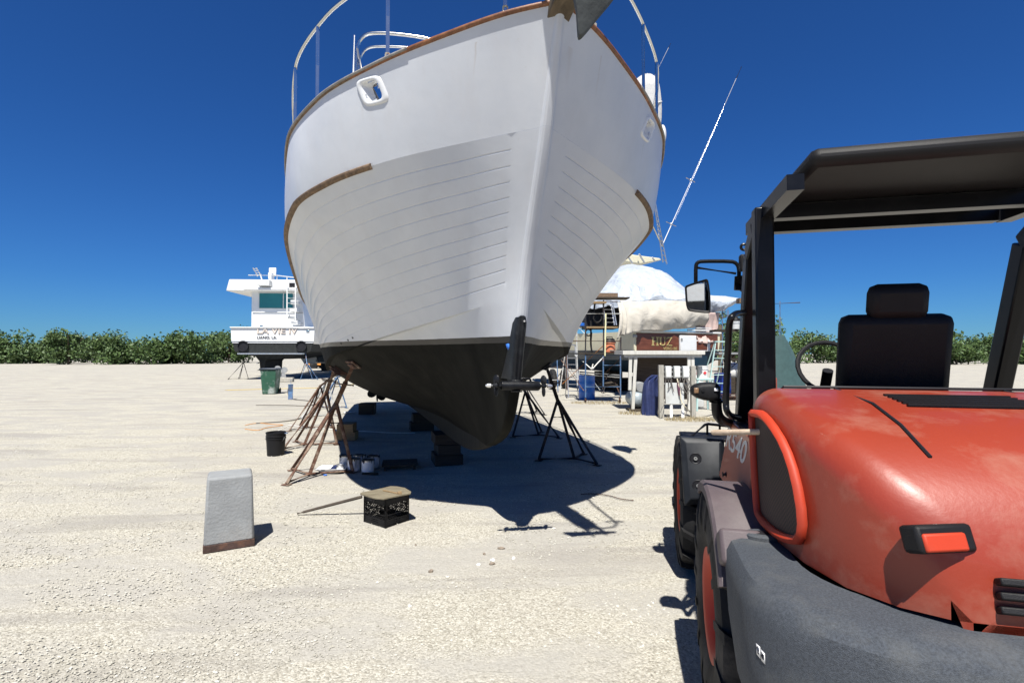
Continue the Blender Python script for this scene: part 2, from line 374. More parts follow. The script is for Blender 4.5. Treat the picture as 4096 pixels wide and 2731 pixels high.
def pch(xs, ys, x):
    xs = np.array(xs, float); ys = np.array(ys, float); x = np.asarray(x, float)
    h = np.diff(xs); d = np.diff(ys) / h; m = np.zeros_like(ys); m[0] = d[0]; m[-1] = d[-1]
    for i in range(1, len(xs) - 1):
        if d[i - 1] * d[i] > 0:
            a = 2 * h[i] + h[i - 1]; b = h[i] + 2 * h[i - 1]; m[i] = (a + b) / (a / d[i - 1] + b / d[i])
    x = np.clip(x, xs[0], xs[-1]); i = np.clip(np.searchsorted(xs, x) - 1, 0, len(xs) - 2); t = (x - xs[i]) / h[i]
    return (2 * t**3 - 3 * t**2 + 1) * ys[i] + (t**3 - 2 * t**2 + t) * h[i] * m[i] + (-2 * t**3 + 3 * t**2) * ys[i + 1] + (t**3 - t**2) * h[i] * m[i + 1]
def text_mesh(txt, size, name, material, parent, loc, rot, depth=.002, shear=0, sx=1, bold=0):
    cu = bpy.data.curves.new(name, 'FONT'); cu.body = txt; cu.size = size; cu.extrude = depth; cu.shear = shear; cu.align_x = 'LEFT'; cu.offset = bold
    t = bpy.data.objects.new(name, cu); COL.objects.link(t)
    dg = bpy.context.evaluated_depsgraph_get(); me = bpy.data.meshes.new_from_object(t.evaluated_get(dg))
    COL.objects.unlink(t); bpy.data.objects.remove(t)
    me.materials.clear(); me.materials.append(MATS[material])
    o = bpy.data.objects.new(name, me); COL.objects.link(o); o.parent = parent; o.location = loc; o.rotation_euler = rot; o.scale = (sx, 1, 1)
    return o

# ================================================================ GROUND
def ground():
    m = MB()
    xs = np.concatenate([np.linspace(-3000, -80, 8), np.linspace(-60, 60, 60), np.linspace(80, 3000, 8)])
    ys = np.concatenate([np.linspace(-200, -20, 4), np.linspace(-10, 60, 60), np.linspace(80, 5000, 10)])
    m.grid([[Vector((x, y, .012 * noise.noise(Vector((x * .4, y * .4, 0))) - .004 if abs(x) < 60 and -10 <= y <= 60 else 0)) for x in xs] for y in ys])
    o = m.build('ground', 'gravel'); o.location = o.location; struct(o)
    n = 52000; u = RNG.random(n); Y = 2.3 + 9.5 * u**2.0; X = (RNG.random(n) * 2 - 1) * (Y * 1.02)
    keep = np.array([noise.noise(Vector((x * .9, y * 1.4, 3))) > -.12 + .2 * random.random() for x, y in zip(X, Y)])
    X, Y = X[keep], Y[keep]; n = len(X)
    sz = (.0035 + .007 * RNG.random(n)**2.2) * (1 + .10 * (Y - 3)); base = np.array([(1, 0, 0), (0, 1, 0), (-1, 0, 0), (0, -1, 0), (0, 0, .7), (0, 0, -.5)])
    ang = RNG.random(n) * 6.28; el = .6 + .8 * RNG.random(n)
    V = np.zeros((n, 6, 3)); c, s_ = np.cos(ang), np.sin(ang)
    jit = 1 + .5 * (RNG.random((n, 6, 3)) - .5)
    B = base[None] * jit; B[:, :, 1] *= el[:, None]
    V[:, :, 0] = (B[:, :, 0] * c[:, None] - B[:, :, 1] * s_[:, None]) * sz[:, None] + X[:, None]
    V[:, :, 1] = (B[:, :, 0] * s_[:, None] + B[:, :, 1] * c[:, None]) * sz[:, None] + Y[:, None]
    V[:, :, 2] = B[:, :, 2] * sz[:, None] + .002
    T = np.array([(0, 1, 4), (1, 2, 4), (2, 3, 4), (3, 0, 4)])
    Fc = (T[None] + (np.arange(n) * 6)[:, None, None]).reshape(-1, 3)
    me = bpy.data.meshes.new('pebbles'); me.from_pydata(V.reshape(-1, 3).tolist(), [], Fc.tolist()); me.materials.append(MATS['pebble'])
    p = bpy.data.objects.new('loose_gravel', me); COL.objects.link(p); tag(p, 'pale crushed shell and small pebbles loose over the yard', 'gravel'); p['kind'] = 'stuff'
ground()

# ================================================================ MAIN BOAT
TH = .283; BX, BY = .323, 3.32
ybt = thing('motor_yacht', 'large white lapstrake trawler yacht propped on jack stands, bow towards the viewer', 'boat', (BX, BY, 0), TH)
BM = root_matrix(ybt); BMI = BM.inverted()
SEND = 13.4
def sheer(s): return np.interp(s, [-1, 0], [3.95, 3.95]) * 0 + np.where(s < 7.5, 3.952 - .194 * s + .013 * s * s, 3.228 + .010 * (s - 7.5)**1.6 * 1.0) if isinstance(s, np.ndarray) else float(sheer(np.array([float(s)]))[0])
def w_sheer(s): return pch([0, .15, .4, .8, 1.3, 2, 3, 4.5, 6.5, 9, 13.4], [.03, .31, .66, 1.14, 1.59, 1.91, 2.04, 2.14, 2.15, 2.12, 1.85], s)
def w_kn(s): return pch([.29, .55, 1, 1.5, 2, 3, 4.5, 6.5, 9, 13.4], [.05, .45, 1.07, 1.56, 1.85, 2.05, 2.12, 2.21, 2.22, 1.95], s)
def h_kn(s): return pch([.29, 2, 5, 13.4], [3.246, 3.025, 2.633, 2.35], s)
def w_ch(s): return pch([.84, 1.16, 1.5, 2, 3, 4, 5.5, 7, 12, 13.4], [.055, .28, .48, .76, 1.28, 1.65, 1.80, 1.84, 1.84, 1.75], s)
def h_ch(s): return pch([.84, 1.1, 2, 4, 7, 13.4], [2.12, 2.06, 1.911, 1.611, 1.34, 1.32], s)
def w_kt(s): return pch([1.9, 4, 9, 13.4], [.05, .09, .10, .3], s)
def h_kt(s): return pch([1.9, 4.7, 7, 11, 13.4], [.74, .71, .68, .68, .95], s)
def stem_s(h): return pch([-4, -3.95, -3.24, -2.18, -1.8, -1.33, -.95, -.81, -.74], [-.02, 0, .29, .80, .92, 1.10, 1.38, 1.68, 1.9], -np.asarray(h, float))
NEAR = 13.0
def hull_rows():
    a = np.concatenate([[0, .0035, .007, .0085, .010], np.linspace(.013, .26, 92), np.linspace(.27, 1, 50)])
    ib = 3      # border groove column
    rows = []; S0 = lambda s0: s0 + (SEND - s0) * a
    sS, sK, sC, sT = S0(0.), S0(.29), S0(.84), S0(1.9)
    LS = np.stack([w_sheer(sS), sS, sheer(sS)], 1); LK = np.stack([w_kn(sK), sK, h_kn(sK)], 1); LC = np.stack([w_ch(sC), sC, h_ch(sC)], 1)
    st = np.clip((sC - 1.16) / .8, 0, 1); LC2 = LC - np.stack([.07 * st, 0 * st, -.004 * st], 1); LT = np.stack([w_kt(sT), sT, h_kt(sT)], 1)
    dist = NEAR * a
    def corr(P):
        d = float(stem_s(P[0, 2])) - P[0, 1]; P = P.copy(); P[:, 1] += d * np.exp(-dist / .7); return P
    for v in np.linspace(0, 1, 22):
        P = LS * (1 - v) + LK * v; P[:, 0] += .02 * 4 * v * (1 - v) * np.clip(dist / 1.5, 0, 1); rows.append((corr(P), 'u', v))

    vs = [(0, 0)]
    NP = 11.3
    for k in range(1, 11):
        c = k / NP; vs += [(c - .5 / NP, 0), (c - .006, 0), (c, 1), (c + .006, 0)]
    vs += [(.94, 0), (.985, 0), (1, 0)]
    conc = .045 * np.exp(-((dist - 2.6) / 1.8)**2) + .02
    for v, g in vs:
        P = LK * (1 - v) + LC * v; P[:, 0] -= conc * 4 * v * (1 - v) * np.clip(dist / .35, 0, 1)
        off = np.zeros(len(a))
        if g: off[ib:] = .0055
        off *= .35 + .60 * np.exp(-np.clip(dist - .8, 0, 20) / 1.1)
        if v < .9: off[ib] = .003
        if v == 0: P = P + np.array([0, 0, -.0004])
        kk = np.exp(-dist / 2.2); P[:, 0] -= off * (1 - .4 * kk); P[:, 1] += off * .62 * kk; P[:, 2] += off * (.25 + .25 * kk); rows.append((corr(P), 'p', v))
    bul = .10 * np.clip((dist - .9) / 3.5, 0, 1)
    for v in np.linspace(0, 1, 20):
        P = LC2 * (1 - v) + LT * v
        k = 4 * v * (1 - v); P[:, 0] += bul * k * .8 * np.clip(dist / .5, 0, 1); P[:, 2] -= bul * k * np.clip(dist / .8, 0, 1)
        # the stem runs down this edge
        hs_ = 2.12 * (1 - v) + .74 * v; d = np.array([0., float(stem_s(hs_)) - P[0, 1], hs_ - P[0, 2]]); P += d * np.exp(-dist / .7)[:, None]; rows.append((P, 'b', v))
    return a, rows
HA, HROWS = hull_rows()
def hawse_c():  # hawse hole centre on the hull, from the picture
    best = None
    for (P, kind, v) in HROWS:
        if kind != 'u': continue
        for q in P:
            for sg in (-1, 1):
                X = BM @ Vector((sg * q[0], q[1], q[2])); px = project(X)
                for tgt, s2 in (((1498, 373), -1), ((2588, 551), 1)):
                    if s2 == sg:
                        e = (px[0] - tgt[0])**2 + (px[1] - tgt[1])**2
                        if best is None: best = {}
                        if sg not in best or e < best[sg][0]: best[sg] = (e, q[1], q[2], q[0])
    return best
def project(p):
    d = Vector(p) - Vector((0, 0, HC)); f = d.y * math.cos(PITCH) + d.z * math.sin(PITCH); u = -d.y * math.sin(PITCH) + d.z * math.cos(PITCH)
    return (2048 + F * d.x / f, 1365.5 - F * u / f)
hb = hawse_c(); print('hawse', hb)
HS = hb[-1][1]; HH = hb[-1][2]
HWS, HWH = .056, .074      # half length, half height of the hole
def in_hawse(s, h, g=0): return abs(s - HS) < HWS + g and abs(h - HH) < HWH + g and ((abs(s - HS) / (HWS + g))**4 + (abs(h - HH) / (HWH + g))**4) < 1
def build_hull():
    bm = bmesh.new(); grid = []
    NA = 4
    for sg in (-1, 1):
        G_ = []
        for (P, kind, v) in HROWS:
            w0, s0, h0 = P[0]; line = []
            for i in range(NA):            # rounded nose of the stem
                t = math.pi / 2 * i / NA; line.append((w0 * math.sin(t), s0 - w0 * .8 * math.cos(t), h0))
            line += [tuple(q) for q in P]
            G_.append([bm.verts.new((sg * x, y, z)) for x, y, z in line])
        for i in range(len(G_) - 1):
            if HROWS[i][1] == 'u' and HROWS[i + 1][1] == 'p': continue
            for j in range(len(G_[0]) - 1):
                q = [G_[i][j], G_[i][j + 1], G_[i + 1][j + 1], G_[i + 1][j]]
                c = sum((x.co for x in q), Vector()) / 4
                if HROWS[i][1] == 'u' and in_hawse(c.y, c.z): continue
                try: bm.faces.new(q if sg > 0 else q[::-1])
                except ValueError: pass
        grid.append(G_)
        for i, (P, kind, v) in enumerate(HROWS):      # crisp plank seams
            if kind == 'p' and v > .05 and v < .93 and abs(v * 11.3 - round(v * 11.3)) < .1:
                for j in range(len(G_[i]) - 1):
                    e = bm.edges.get((G_[i][j], G_[i][j + 1]))
                    if e: e.smooth = False
    for j in range(len(grid[0][0]) - 1):
        try: bm.faces.new([grid[0][-1][j], grid[0][-1][j + 1], grid[1][-1][j + 1], grid[1][-1][j]])
        except ValueError: pass
    for i in range(len(grid[0]) - 1):      # transom
        q = [grid[0][i][-1], grid[0][i + 1][-1], grid[1][i + 1][-1], grid[1][i][-1]]
        bm.faces.new(q[::-1])
    bmesh.ops.remove_doubles(bm, verts=bm.verts, dist=2e-4)
    bmesh.ops.recalc_face_normals(bm, faces=bm.faces)
    me = bpy.data.meshes.new('hull'); bm.to_mesh(me)
    tree = BVHTree.FromBMesh(bm); bm.free()
    me.polygons.foreach_set('use_smooth', [True] * len(me.polygons)); me.set_sharp_from_angle(angle=R(17))
    me.materials.append(MATS['hull_paint']); o = bpy.data.objects.new('hull', me); COL.objects.link(o); o.parent = ybt
    return o, tree
hull, HT = build_hull()
def hit(px, py):     # point on the hull (boat coordinates) seen at a picture point
    d = ray(px, py); o = BMI @ Vector((0, 0, HC)); dl = (BMI.to_3x3() @ d).normalized()
    loc, nor, i, dd = HT.ray_cast(o, dl)
    return loc, nor
def hw(s, h):        # hull half-width on the given height of the outer skin
    loc, nor, i, dd = HT.ray_cast(Vector((6, s, h)), Vector((-1, 0, 0)))
    return (loc.x, nor) if loc else (None, None)
# keel
m = MB(); ks = np.concatenate([np.linspace(1.86, 3.4, 16), np.linspace(3.7, 11.3, 26)])
kb = pch([1.86, 2.2, 2.56, 3.5, 5.2, 7.5, 11.3], [.745, .655, .575, .495, .45, .385, .26], ks)
rows = []
for s_, b in zip(ks, kb):
    f = min(1, (s_ - 1.86) / .9 + .30); ww = float(w_kt(s_)) * min(1, (s_ - 1.86) / .3 + .6); t = max(float(h_kt(s_)) + .05, b + .03)
    rows.append([Vector(p) for p in ((-ww - .004, s_, t), (-.075 * f, s_, b + .02 * f), (-.055 * f, s_, b), (.055 * f, s_, b), (.075 * f, s_, b + .02 * f), (ww + .004, s_, t))])
m.grid(rows); m.add(rows[-1], [(0, 1, 2, 3, 4, 5)]); m.add(rows[0], [(0, 1, 2, 3, 4, 5)]); m.build('keel', 'keel_paint', ybt)
# bulwark inside and deck
def inner_w(s_, h):
    k = (sheer(s_) - h) / max(.05, sheer(s_) - float(h_kn(s_)))
    wk = float(w_kn(s_)) if s_ > .45 else -.1
    return float(w_sheer(s_)) * (1 - k) + wk * k - .10 - .05 * min(1, k)
m = MB(); aa = np.concatenate([np.linspace(.62, 4, 110), np.linspace(4.2, 13.3, 40)])
for sg in (-1, 1):
    rows = []
    for v in np.linspace(0, 1, 16):
        row = []
        for s_ in aa:
            h = sheer(s_) - .02 - v * .62; row.append(Vector((sg * max(.005, inner_w(s_, h)), s_ + .02, h)))
        rows.append(row)
    mm = MB(); mm.grid(rows); keep = []
    for f in mm.f:
        c = sum((Vector(mm.v[i]) for i in f), Vector()) / 4
        if not in_hawse(c.y, c.z, .03): keep.append(f)
    m.add(mm.v, keep)
m.build('bulwark_lining', 'white_gel', ybt)
m = MB(); m.grid([[Vector((k * max(.005, inner_w(s_, sheer(s_) - .6)), s_ + .02, sheer(s_) - .60)) for k in np.linspace(-1, 1, 9)] for s_ in aa]); m.build('deck', 'white_paint', ybt)
# cap rail: teak near the stem, metal rubbing strip on its outer edge further aft
def rail_section(s0, s1, n, prof, name, material, sides=(-1, 1)):
    for sg in sides:
        m = MB(); rows = []
        for s_ in np.linspace(0, 1, n)**1.3 * (s1 - s0) + s0:
            e = .01; p = Vector((sg * float(w_sheer(s_)), s_, sheer(s_))); q = Vector((sg * float(w_sheer(s_ + e)), s_ + e, sheer(s_ + e)))
            t = (q - p).normalized(); out = t.cross(Vector((0, 0, 1))).normalized()
            if out.x * sg < 0: out = -out
            rows.append([p + out * a + Vector((0, 0, b)) for a, b in prof])
        m.grid(rows, True); m.add(rows[0], [tuple(range(len(prof)))]); m.add(rows[-1], [tuple(range(len(prof)))])
        m.build(name, material, ybt, sharp=50)
P_cap = [(-.11, 0.0), (.004, -.008), (.014, -.004), (.019, .006), (.018, .018), (.010, .024), (-.11, .026)]
rail_section(.02, 1.0, 26, P_cap, 'cap_rail', 'teak'); rail_section(1.0, 13.3, 110, P_cap, 'cap_rail', 'teak_weathered')
rail_section(.62, 13.3, 120, [(.016, -.002), (.022, .0), (.026, .008), (.024, .016), (.016, .020)], 'rub_strip', 'steel_rail')
# knuckle rub rail
def h2s(px, py): l, n_ = hit(px, py); return l
for sg, pxs in ((-1, (1493, 672)), (1, (2533, 778))):
    l = h2s(*pxs); s0 = l.y if l else 2.2; print('rub start', sg, l)
    m = MB(); rows = []
    for s_ in np.concatenate([np.linspace(s0, s0 + 3, 40), np.linspace(s0 + 3.2, 13.3, 30)]):
        p = Vector((sg * float(w_kn(s_)), s_, float(h_kn(s_)))); q = Vector((sg * float(w_kn(s_ + .01)), s_ + .01, float(h_kn(s_ + .01))))
        t = (q - p).normalized(); out = t.cross(Vector((0, 0, 1))).normalized(); out = out if out.x * sg > 0 else -out
        g = .006 * noise.noise(Vector((s_ * 3, sg, 0)))
        rows.append([p + out * a + Vector((0, 0, b + g * .3)) for a, b in ((-.03, -.022), (.014, -.020), (.026, -.010), (.027, .008), (.014, .020), (-.03, .022))])
    m.grid(rows, True); m.add(rows[0], [(0, 1, 2, 3, 4, 5)]); m.add(rows[-1], [(0, 1, 2, 3, 4, 5)]); m.build('rub_rail', 'teak_weathered', ybt, sharp=50)
# hawse ports
for sg in (-1, 1):
    def port(u, v, out):      # u along s, v along h on a rounded square
        s_, h = HS + u, HH + v; x, n_ = hw(s_, h)
        if x is None: x = float(w_sheer(s_))
        return Vector((sg * (x + out), s_, h))
    ang = [2 * math.pi * k / 48 for k in range(48)]
    def rr(t, a, b): c, s_ = math.cos(t), math.sin(t); return (a * math.copysign(abs(c)**.5, c), b * math.copysign(abs(s_)**.5, s_))
    # ring samples use the width just outside of the hole
    def ringpt(t, g, out):
        a, b = rr(t, HWS + g, HWH + g); a2, b2 = rr(t, HWS + .07, HWH + .07)
        p = port(a2, b2, 0); 
        pc = port(*rr(0, HWS + .07, 0), 0); pd = port(*rr(math.pi, HWS + .07, 0), 0)
        k = (a + HWS + .07) / (2 * (HWS + .07)); xx = abs(pd.x) * (1 - k) + abs(pc.x) * k
        pe = port(*rr(math.pi / 2, 0, HWH + .07), 0); pf = port(*rr(-math.pi / 2, 0, HWH + .07), 0)
        xx += (abs(pe.x) - abs(pf.x)) * b / (2 * (HWH + .07))
        return Vector((sg * (xx + out), HS + a, HH + b))
    m = MB(); m.grid([[ringpt(t, g, o_) for t in ang] for g, o_ in ((.024, -.006), (.025, .008), (.017, .019), (.006, .020), (-.002, .014), (-.004, 0), (.004, -.085))], True)
    f = m.build('hawse_port', 'white_gel', ybt, sharp=60)
# pilothouse, foredeck house
m = MB(); m.bb(-1.35, 1.35, 5.6, 10.2, 2.62, 4.95); m.build('pilothouse', 'white_gel', ybt, bev=.08)
m = MB(); m.bb(-1.5, 1.5, 5.3, 10.5, 4.953, 5.03); m.build('roof', 'white_gel', ybt, bev=.03)
m = MB()
for x0 in (-1.15, -.38, .39): m.bb(x0, x0 + .7, 5.58, 5.62, 4.15, 4.75)
m.build('windshield', 'glass_dark', ybt)
m = MB(); m.bb(-1.0, 1.0, 2.6, 5.58, 2.75, 3.72); m.build('trunk_cabin', 'white_gel', ybt, bev=.08)
# bow pulpit rail
def find_sheer(px, py, sg):
    best = None
    for s_ in np.linspace(.05, 9, 500):
        for dz in (.03,):
            q = project(BM @ Vector((sg * (float(w_sheer(s_)) - .04), s_, sheer(s_) + dz))); e = (q[0] - px)**2 + (q[1] - py)**2
            if best is None or e < best[0]: best = (e, s_)
    return best
def rail_h(px, py, sg, s_):
    best = None
    for h in np.linspace(.3, 1.2, 181):
        q = project(BM @ Vector((sg * (float(w_sheer(s_)) - .05), s_, sheer(s_) + h))); e = (q[0] - px)**2 + (q[1] - py)**2
        if best is None or e < best[0]: best = (e, h)
    return best
st = {}
for sg, L_ in ((-1, [((2010, 57), None), ((1547, 235), None), ((1257, 410), (1252, 190)), ((1163, 550), (1160, 415))]), (1, [((2389, 116), None), ((2586, 395), (2608, 190)), ((2648, 520), (2655, 424))])):
    for b_, t_ in L_:
        e, s_ = find_sheer(*b_, sg); hh = rail_h(*t_, sg, s_) if t_ else None; print('stanchion', sg, round(s_, 2), round(e), hh); st.setdefault(sg, []).append(s_)
RH = .70
def railh(s_): return RH * min(1, max(0, (8.2 - s_) / .5))
for sg in (-1, 1):
    pts = [Vector((sg * .2, -1.0, 4.61)), Vector((sg * .22, -.7, 4.62)), Vector((sg * .24, -.4, 4.63)), Vector((sg * .27, -.2, 4.64)), Vector((sg * .33, 0, 4.64))]
    for s_ in np.concatenate([np.linspace(.25, 2, 26), np.linspace(2.2, 8.0, 40)]): pts.append(Vector((sg * (float(w_sheer(s_)) - .05), s_, sheer(s_) + RH)))
    m = MB(); m.tube(pts, .0155, 10); m.build('pulpit_rail', 'steel', ybt, sharp=60)
    for s_ in st[sg][:1] + st[sg][1:] + [max(st[sg]) + k for k in (1.3, 2.6, 3.9)]:
        m = MB(); p = Vector((sg * (float(w_sheer(s_)) - .05), s_, sheer(s_) + .03)); m.cyl(p, p + Vector((0, 0, RH - .03)), .014, 10); m.cyl(p, p + Vector((0, 0, .05)), .02, 10)
        m.build('stanchion', 'galvanised' if False else 'steel', ybt, sharp=60)
m = MB(); m.tube([Vector((-.2, -1.0, 4.61)), Vector((-.12, -1.09, 4.6)), Vector((.12, -1.09, 4.6)), Vector((.2, -1.0, 4.61))], .0155, 10); m.build('pulpit_rail', 'steel', ybt)
# bowsprit
m = MB(); a0 = Vector((0, .16, 3.85)); a1 = Vector((0, -.78, 4.06)); hwid = .078; hh = .16
for k in range(1):
    up = Vector((0, .2, 1)).normalized() * hh
    vs = [a0 + Vector((-hwid, 0, 0)), a0 + Vector((hwid, 0, 0)), a1 + Vector((hwid, 0, 0)), a1 + Vector((-hwid, 0, 0))]; vs += [v + up for v in vs]
    m.add(vs, [(0, 1, 2, 3), (7, 6, 5, 4), (0, 4, 5, 1), (1, 5, 6, 2), (2, 6, 7, 3), (3, 7, 4, 0)])
spr = m.build('bowsprit', 'sprit_wood', ybt, bev=.006)
m = MB()
for x in (-.065, .065): m.box((x, -.86, 4.13), (.012, .26, .16))
m.cyl((-.06, -.93, 4.13), (.06, -.93, 4.13), .035, 12); m.build('anchor_roller', 'galvanised', spr)
# anchor: plough fluke hanging under the roller, shank lying back on the sprit
anc = thing('anchor', 'dark grey plough anchor hanging from the bowsprit roller', 'anchor', BM @ Vector((0.05, -.7, 3.4)))
YA = 2.72
outl = [(2316, 143), (2323, 143), (2332, 136), (2346, 120), (2372, 88), (2400, 52), (2442, 2), (2500, -75), (2560, -170), (2610, -280), (2655, -400), (2640, -405), (2570, -330), (2480, -270), (2400, -235), (2330, -215), (2285, -200), (2268, -150), (2290, -60), (2308, 40), (2311, 100), (2313, 130)]
m = MB(); front = []; back = []
r_ = ray(2400, -120); cen = W(2400, -120, 3.41 / (1 + .38 * r_.z / r_.y))
for x, y in outl:
    r_ = ray(x, y); p = W(x, y, 3.41 / (1 + .38 * r_.z / r_.y)); d = (p - cen).length; front.append(p + Vector((0, -.10 * d * d, 0))); back.append(p + Vector((0, .05 - .10 * d * d, 0)))
n_ = len(front); c1 = cen + Vector((0, -.01, 0)); c2 = cen + Vector((0, .06, 0))
m.add(front + back + [c1, c2], [(i, (i + 1) % n_, 2 * n_) for i in range(n_)] + [(n_ + (i + 1) % n_, n_ + i, 2 * n_ + 1) for i in range(n_)] + [(i, n_ + i, n_ + (i + 1) % n_, (i + 1) % n_) for i in range(n_)])
m.build('fluke', 'lead_grey', anc, root=anc, world=True, sharp=50)
m = MB(); tp = BM @ Vector((0, -.93, 4.25)); m.tube(smooth([W(2390, -160, YA + .06), W(2360, -330, YA + .02), tp, BM @ Vector((0, -.5, 4.32))], 2), .022, 10); m.build('shank', 'lead_grey', anc, root=anc, world=True)
m = MB(); c = W(2640, -400, YA); m.tube([c + Vector((.09 * math.cos(t), .02, .03 * math.sin(t) + .02)) for t in np.linspace(0, 6.28, 20)[:-1]], .009, 8, closed=True); m.build('ring', 'lead_grey', anc, root=anc, world=True)
# bow thruster on its bracket
tl, tr = W(1942, 1541.5, 4.05), W(2209.5, 1543.8, 4.15); ax = (tr - tl).normalized(); L_ = (tr - tl).length
def along(t, dz=0): return tl + ax * (t * L_) + Vector((0, 0, dz))
m = MB(); r0 = .037
m.tube([along(.225), along(.235), along(.24), along(.41), along(.412), along(.50), along(.502), along(.585), along(.587), along(.78), along(.785), along(.80)], [r0 * .9, r0, r0, r0, r0 * 1.03, r0 * 1.03, r0, r0, r0 * 1.03, r0 * 1.03, r0, r0 * .9], 20)
thr = m.build('bow_thruster', 'thruster_black', ybt, root=ybt, world=True)
for side, t0, t1, tipa, tipb in ((0, .225, .10, .10, .0), (1, .80, .905, .905, 1.0)):
    m = MB(); m.tube([along(t0), along((t0 + t1) / 2), along(t1)], [.033, .026, .012], 16); m.build('prop_hub', 'thruster_black', thr, root=ybt, world=True)
    m = MB(); d_ = 1 if tipb > tipa else -1
    m.tube([along(tipa), along(tipa + (tipb - tipa) * .25), along(tipa + (tipb - tipa) * .7), along(tipb)], [.010, .0165, .0155, .006], 14); m.build('anode', 'chrome_tip', thr, root=ybt, world=True)
    m = MB(); tc = (t0 + t1) / 2 + .01 * d_
    for th in (math.pi / 2, -math.pi / 2 + .1, .15 + math.pi):
        rad = Vector((0, -math.cos(th), math.sin(th))); tan = ax.cross(rad).normalized(); poly = []
        for k in range(13):
            q = 2 * math.pi * k / 12; u = .045 + .042 * math.cos(q); vv = .022 * math.sin(q)
            poly.append(along(tc) + rad * u + tan * vv * 1.0 + ax * vv * .9)
        m.prism(poly[:-1], ax * .004)
    m.build('prop_blade', 'thruster_black', thr, root=ybt, world=True, sharp=60)
m = MB(); topc = W(2089, 1268, 4.10); botc = W(2068, 1518, 4.13); rows = []
aft = (BM.to_3x3() @ Vector((0, 1, 0))); lat = (BM.to_3x3() @ Vector((1, 0, 0)))
for k, t in enumerate(np.linspace(0, 1, 12)):
    c = topc.lerp(botc, t); wd = .052 - .006 * t - (.012 if k == 0 else 0); dep = .34
    prof = [(-wd, dep), (-wd, .03), (-wd * .8, .006), (-wd * .35, -.004), (0, .004), (wd * .35, -.004), (wd * .8, .006), (wd, .03), (wd, dep)]
    rows.append([c + lat * a + aft * b + Vector((0, 0, (.012 if k == 0 and abs(a) < wd * .5 else 0))) for a, b in prof])
m.grid(rows); m.add(rows[0], [tuple(range(9))]); m.add(rows[-1], [tuple(range(9))]); br = m.build('thruster_bracket', 'thruster_black', ybt, root=ybt, world=True, bev=.006, sharp=50)
m = MB(); rows = []
for t, k in ((0, 1), (.6, 1.05), (1, 1.25)):
    c = botc.lerp(along(.49, .02), t); rows.append([c + lat * a * .045 * k + aft * (b * .075 + .06) for a, b in ((-1, -.8), (-.5, -1), (.5, -1), (1, -.8), (1, 1), (-1, 1))])
m.grid(rows, True); m.build('pylon', 'thruster_black', thr, root=ybt, world=True)
m = MB(); m.cyl(W(2098, 1284, 4.085), W(2098, 1284, 4.11), .008, 10); m.build('bolt', 'chrome_tip', br, root=ybt, world=True)
m = MB(); m.tube(smooth([along(.53, .04), along(.53, .058) , along(.66, .058), along(.67, .036)], 1), .009, 8); m.build('cable', 'thruster_black', thr, root=ybt, world=True)
m = MB(); m.lathe([(.0, -.012), (.03, -.010), (.034, 0), (.0, .004)], along(.46, -.04), n=14, sx=1.4); m.build('zinc_plate', 'thruster_black', thr, root=ybt, world=True)
# masking tape and drain holes, bent prop shafts aft
l, n_ = hit(2038, 1385)
if l:
    m = MB(); P = [(2025, 1376), (2036, 1373), (2050, 1381), (2046, 1396), (2041, 1406), (2034, 1396), (2027, 1388)]
    q = [hit(*p)[0] + hit(*p)[1].normalized() * (.004 + .004 * (i % 2)) for i, p in enumerate(P)]; c = sum(q, Vector()) / len(q) + n_ * .014
    m.add(q + [c], [(i, (i + 1) % len(q), len(q)) for i in range(len(q))]); m.build('masking_tape', 'tape_blue', ybt, solid=.002)
for p in ((1364, 1373), (1392.5, 1360), (1411, 1350.5)):
    l, n_ = hit(*p)
    if l: m = MB(); m.cyl(l - n_ * .01, l + n_ * .004, .014, 10); m.build('drain_hole', 'label_black', ybt)
for w_ in (-.85, .85):
    m = MB(); c = Vector((w_, 10.6, .72)); m.cyl(c + Vector((0, -2.2, .35)), c, .022, 8)
    m.beam(c + Vector((0, -.25, .04)), c + Vector((0, -.3, .6)), .03, .1); m.build('prop_shaft', 'dark_bottom', ybt)
    m = MB(); m.cyl(c + Vector((0, -.06, 0)), c + Vector((0, .1, 0)), .05, 10, .02)
    for k in range(4):
        th = math.pi / 2 * k + .5; rad = Vector((math.cos(th), 0, math.sin(th))); tan = Vector((-rad.z, 0, rad.x)); poly = []
        for j in range(12):
            q = 2 * math.pi * j / 12; poly.append(c + rad * (.17 + .13 * math.cos(q)) + tan * .11 * math.sin(q) + Vector((0, .05 * math.sin(q), 0)))
        m.prism(poly, (0, .01, 0))
    m.build('propeller', 'dark_bottom', ybt)
    m = MB(); m.prism([(w_ - .02, 11.4, .35), (w_ - .02, 11.85, .38), (w_ - .02, 11.8, 1.1), (w_ - .02, 11.35, 1.1)], (.04, 0, 0)); m.build('rudder', 'dark_bottom', ybt, bev=.015)
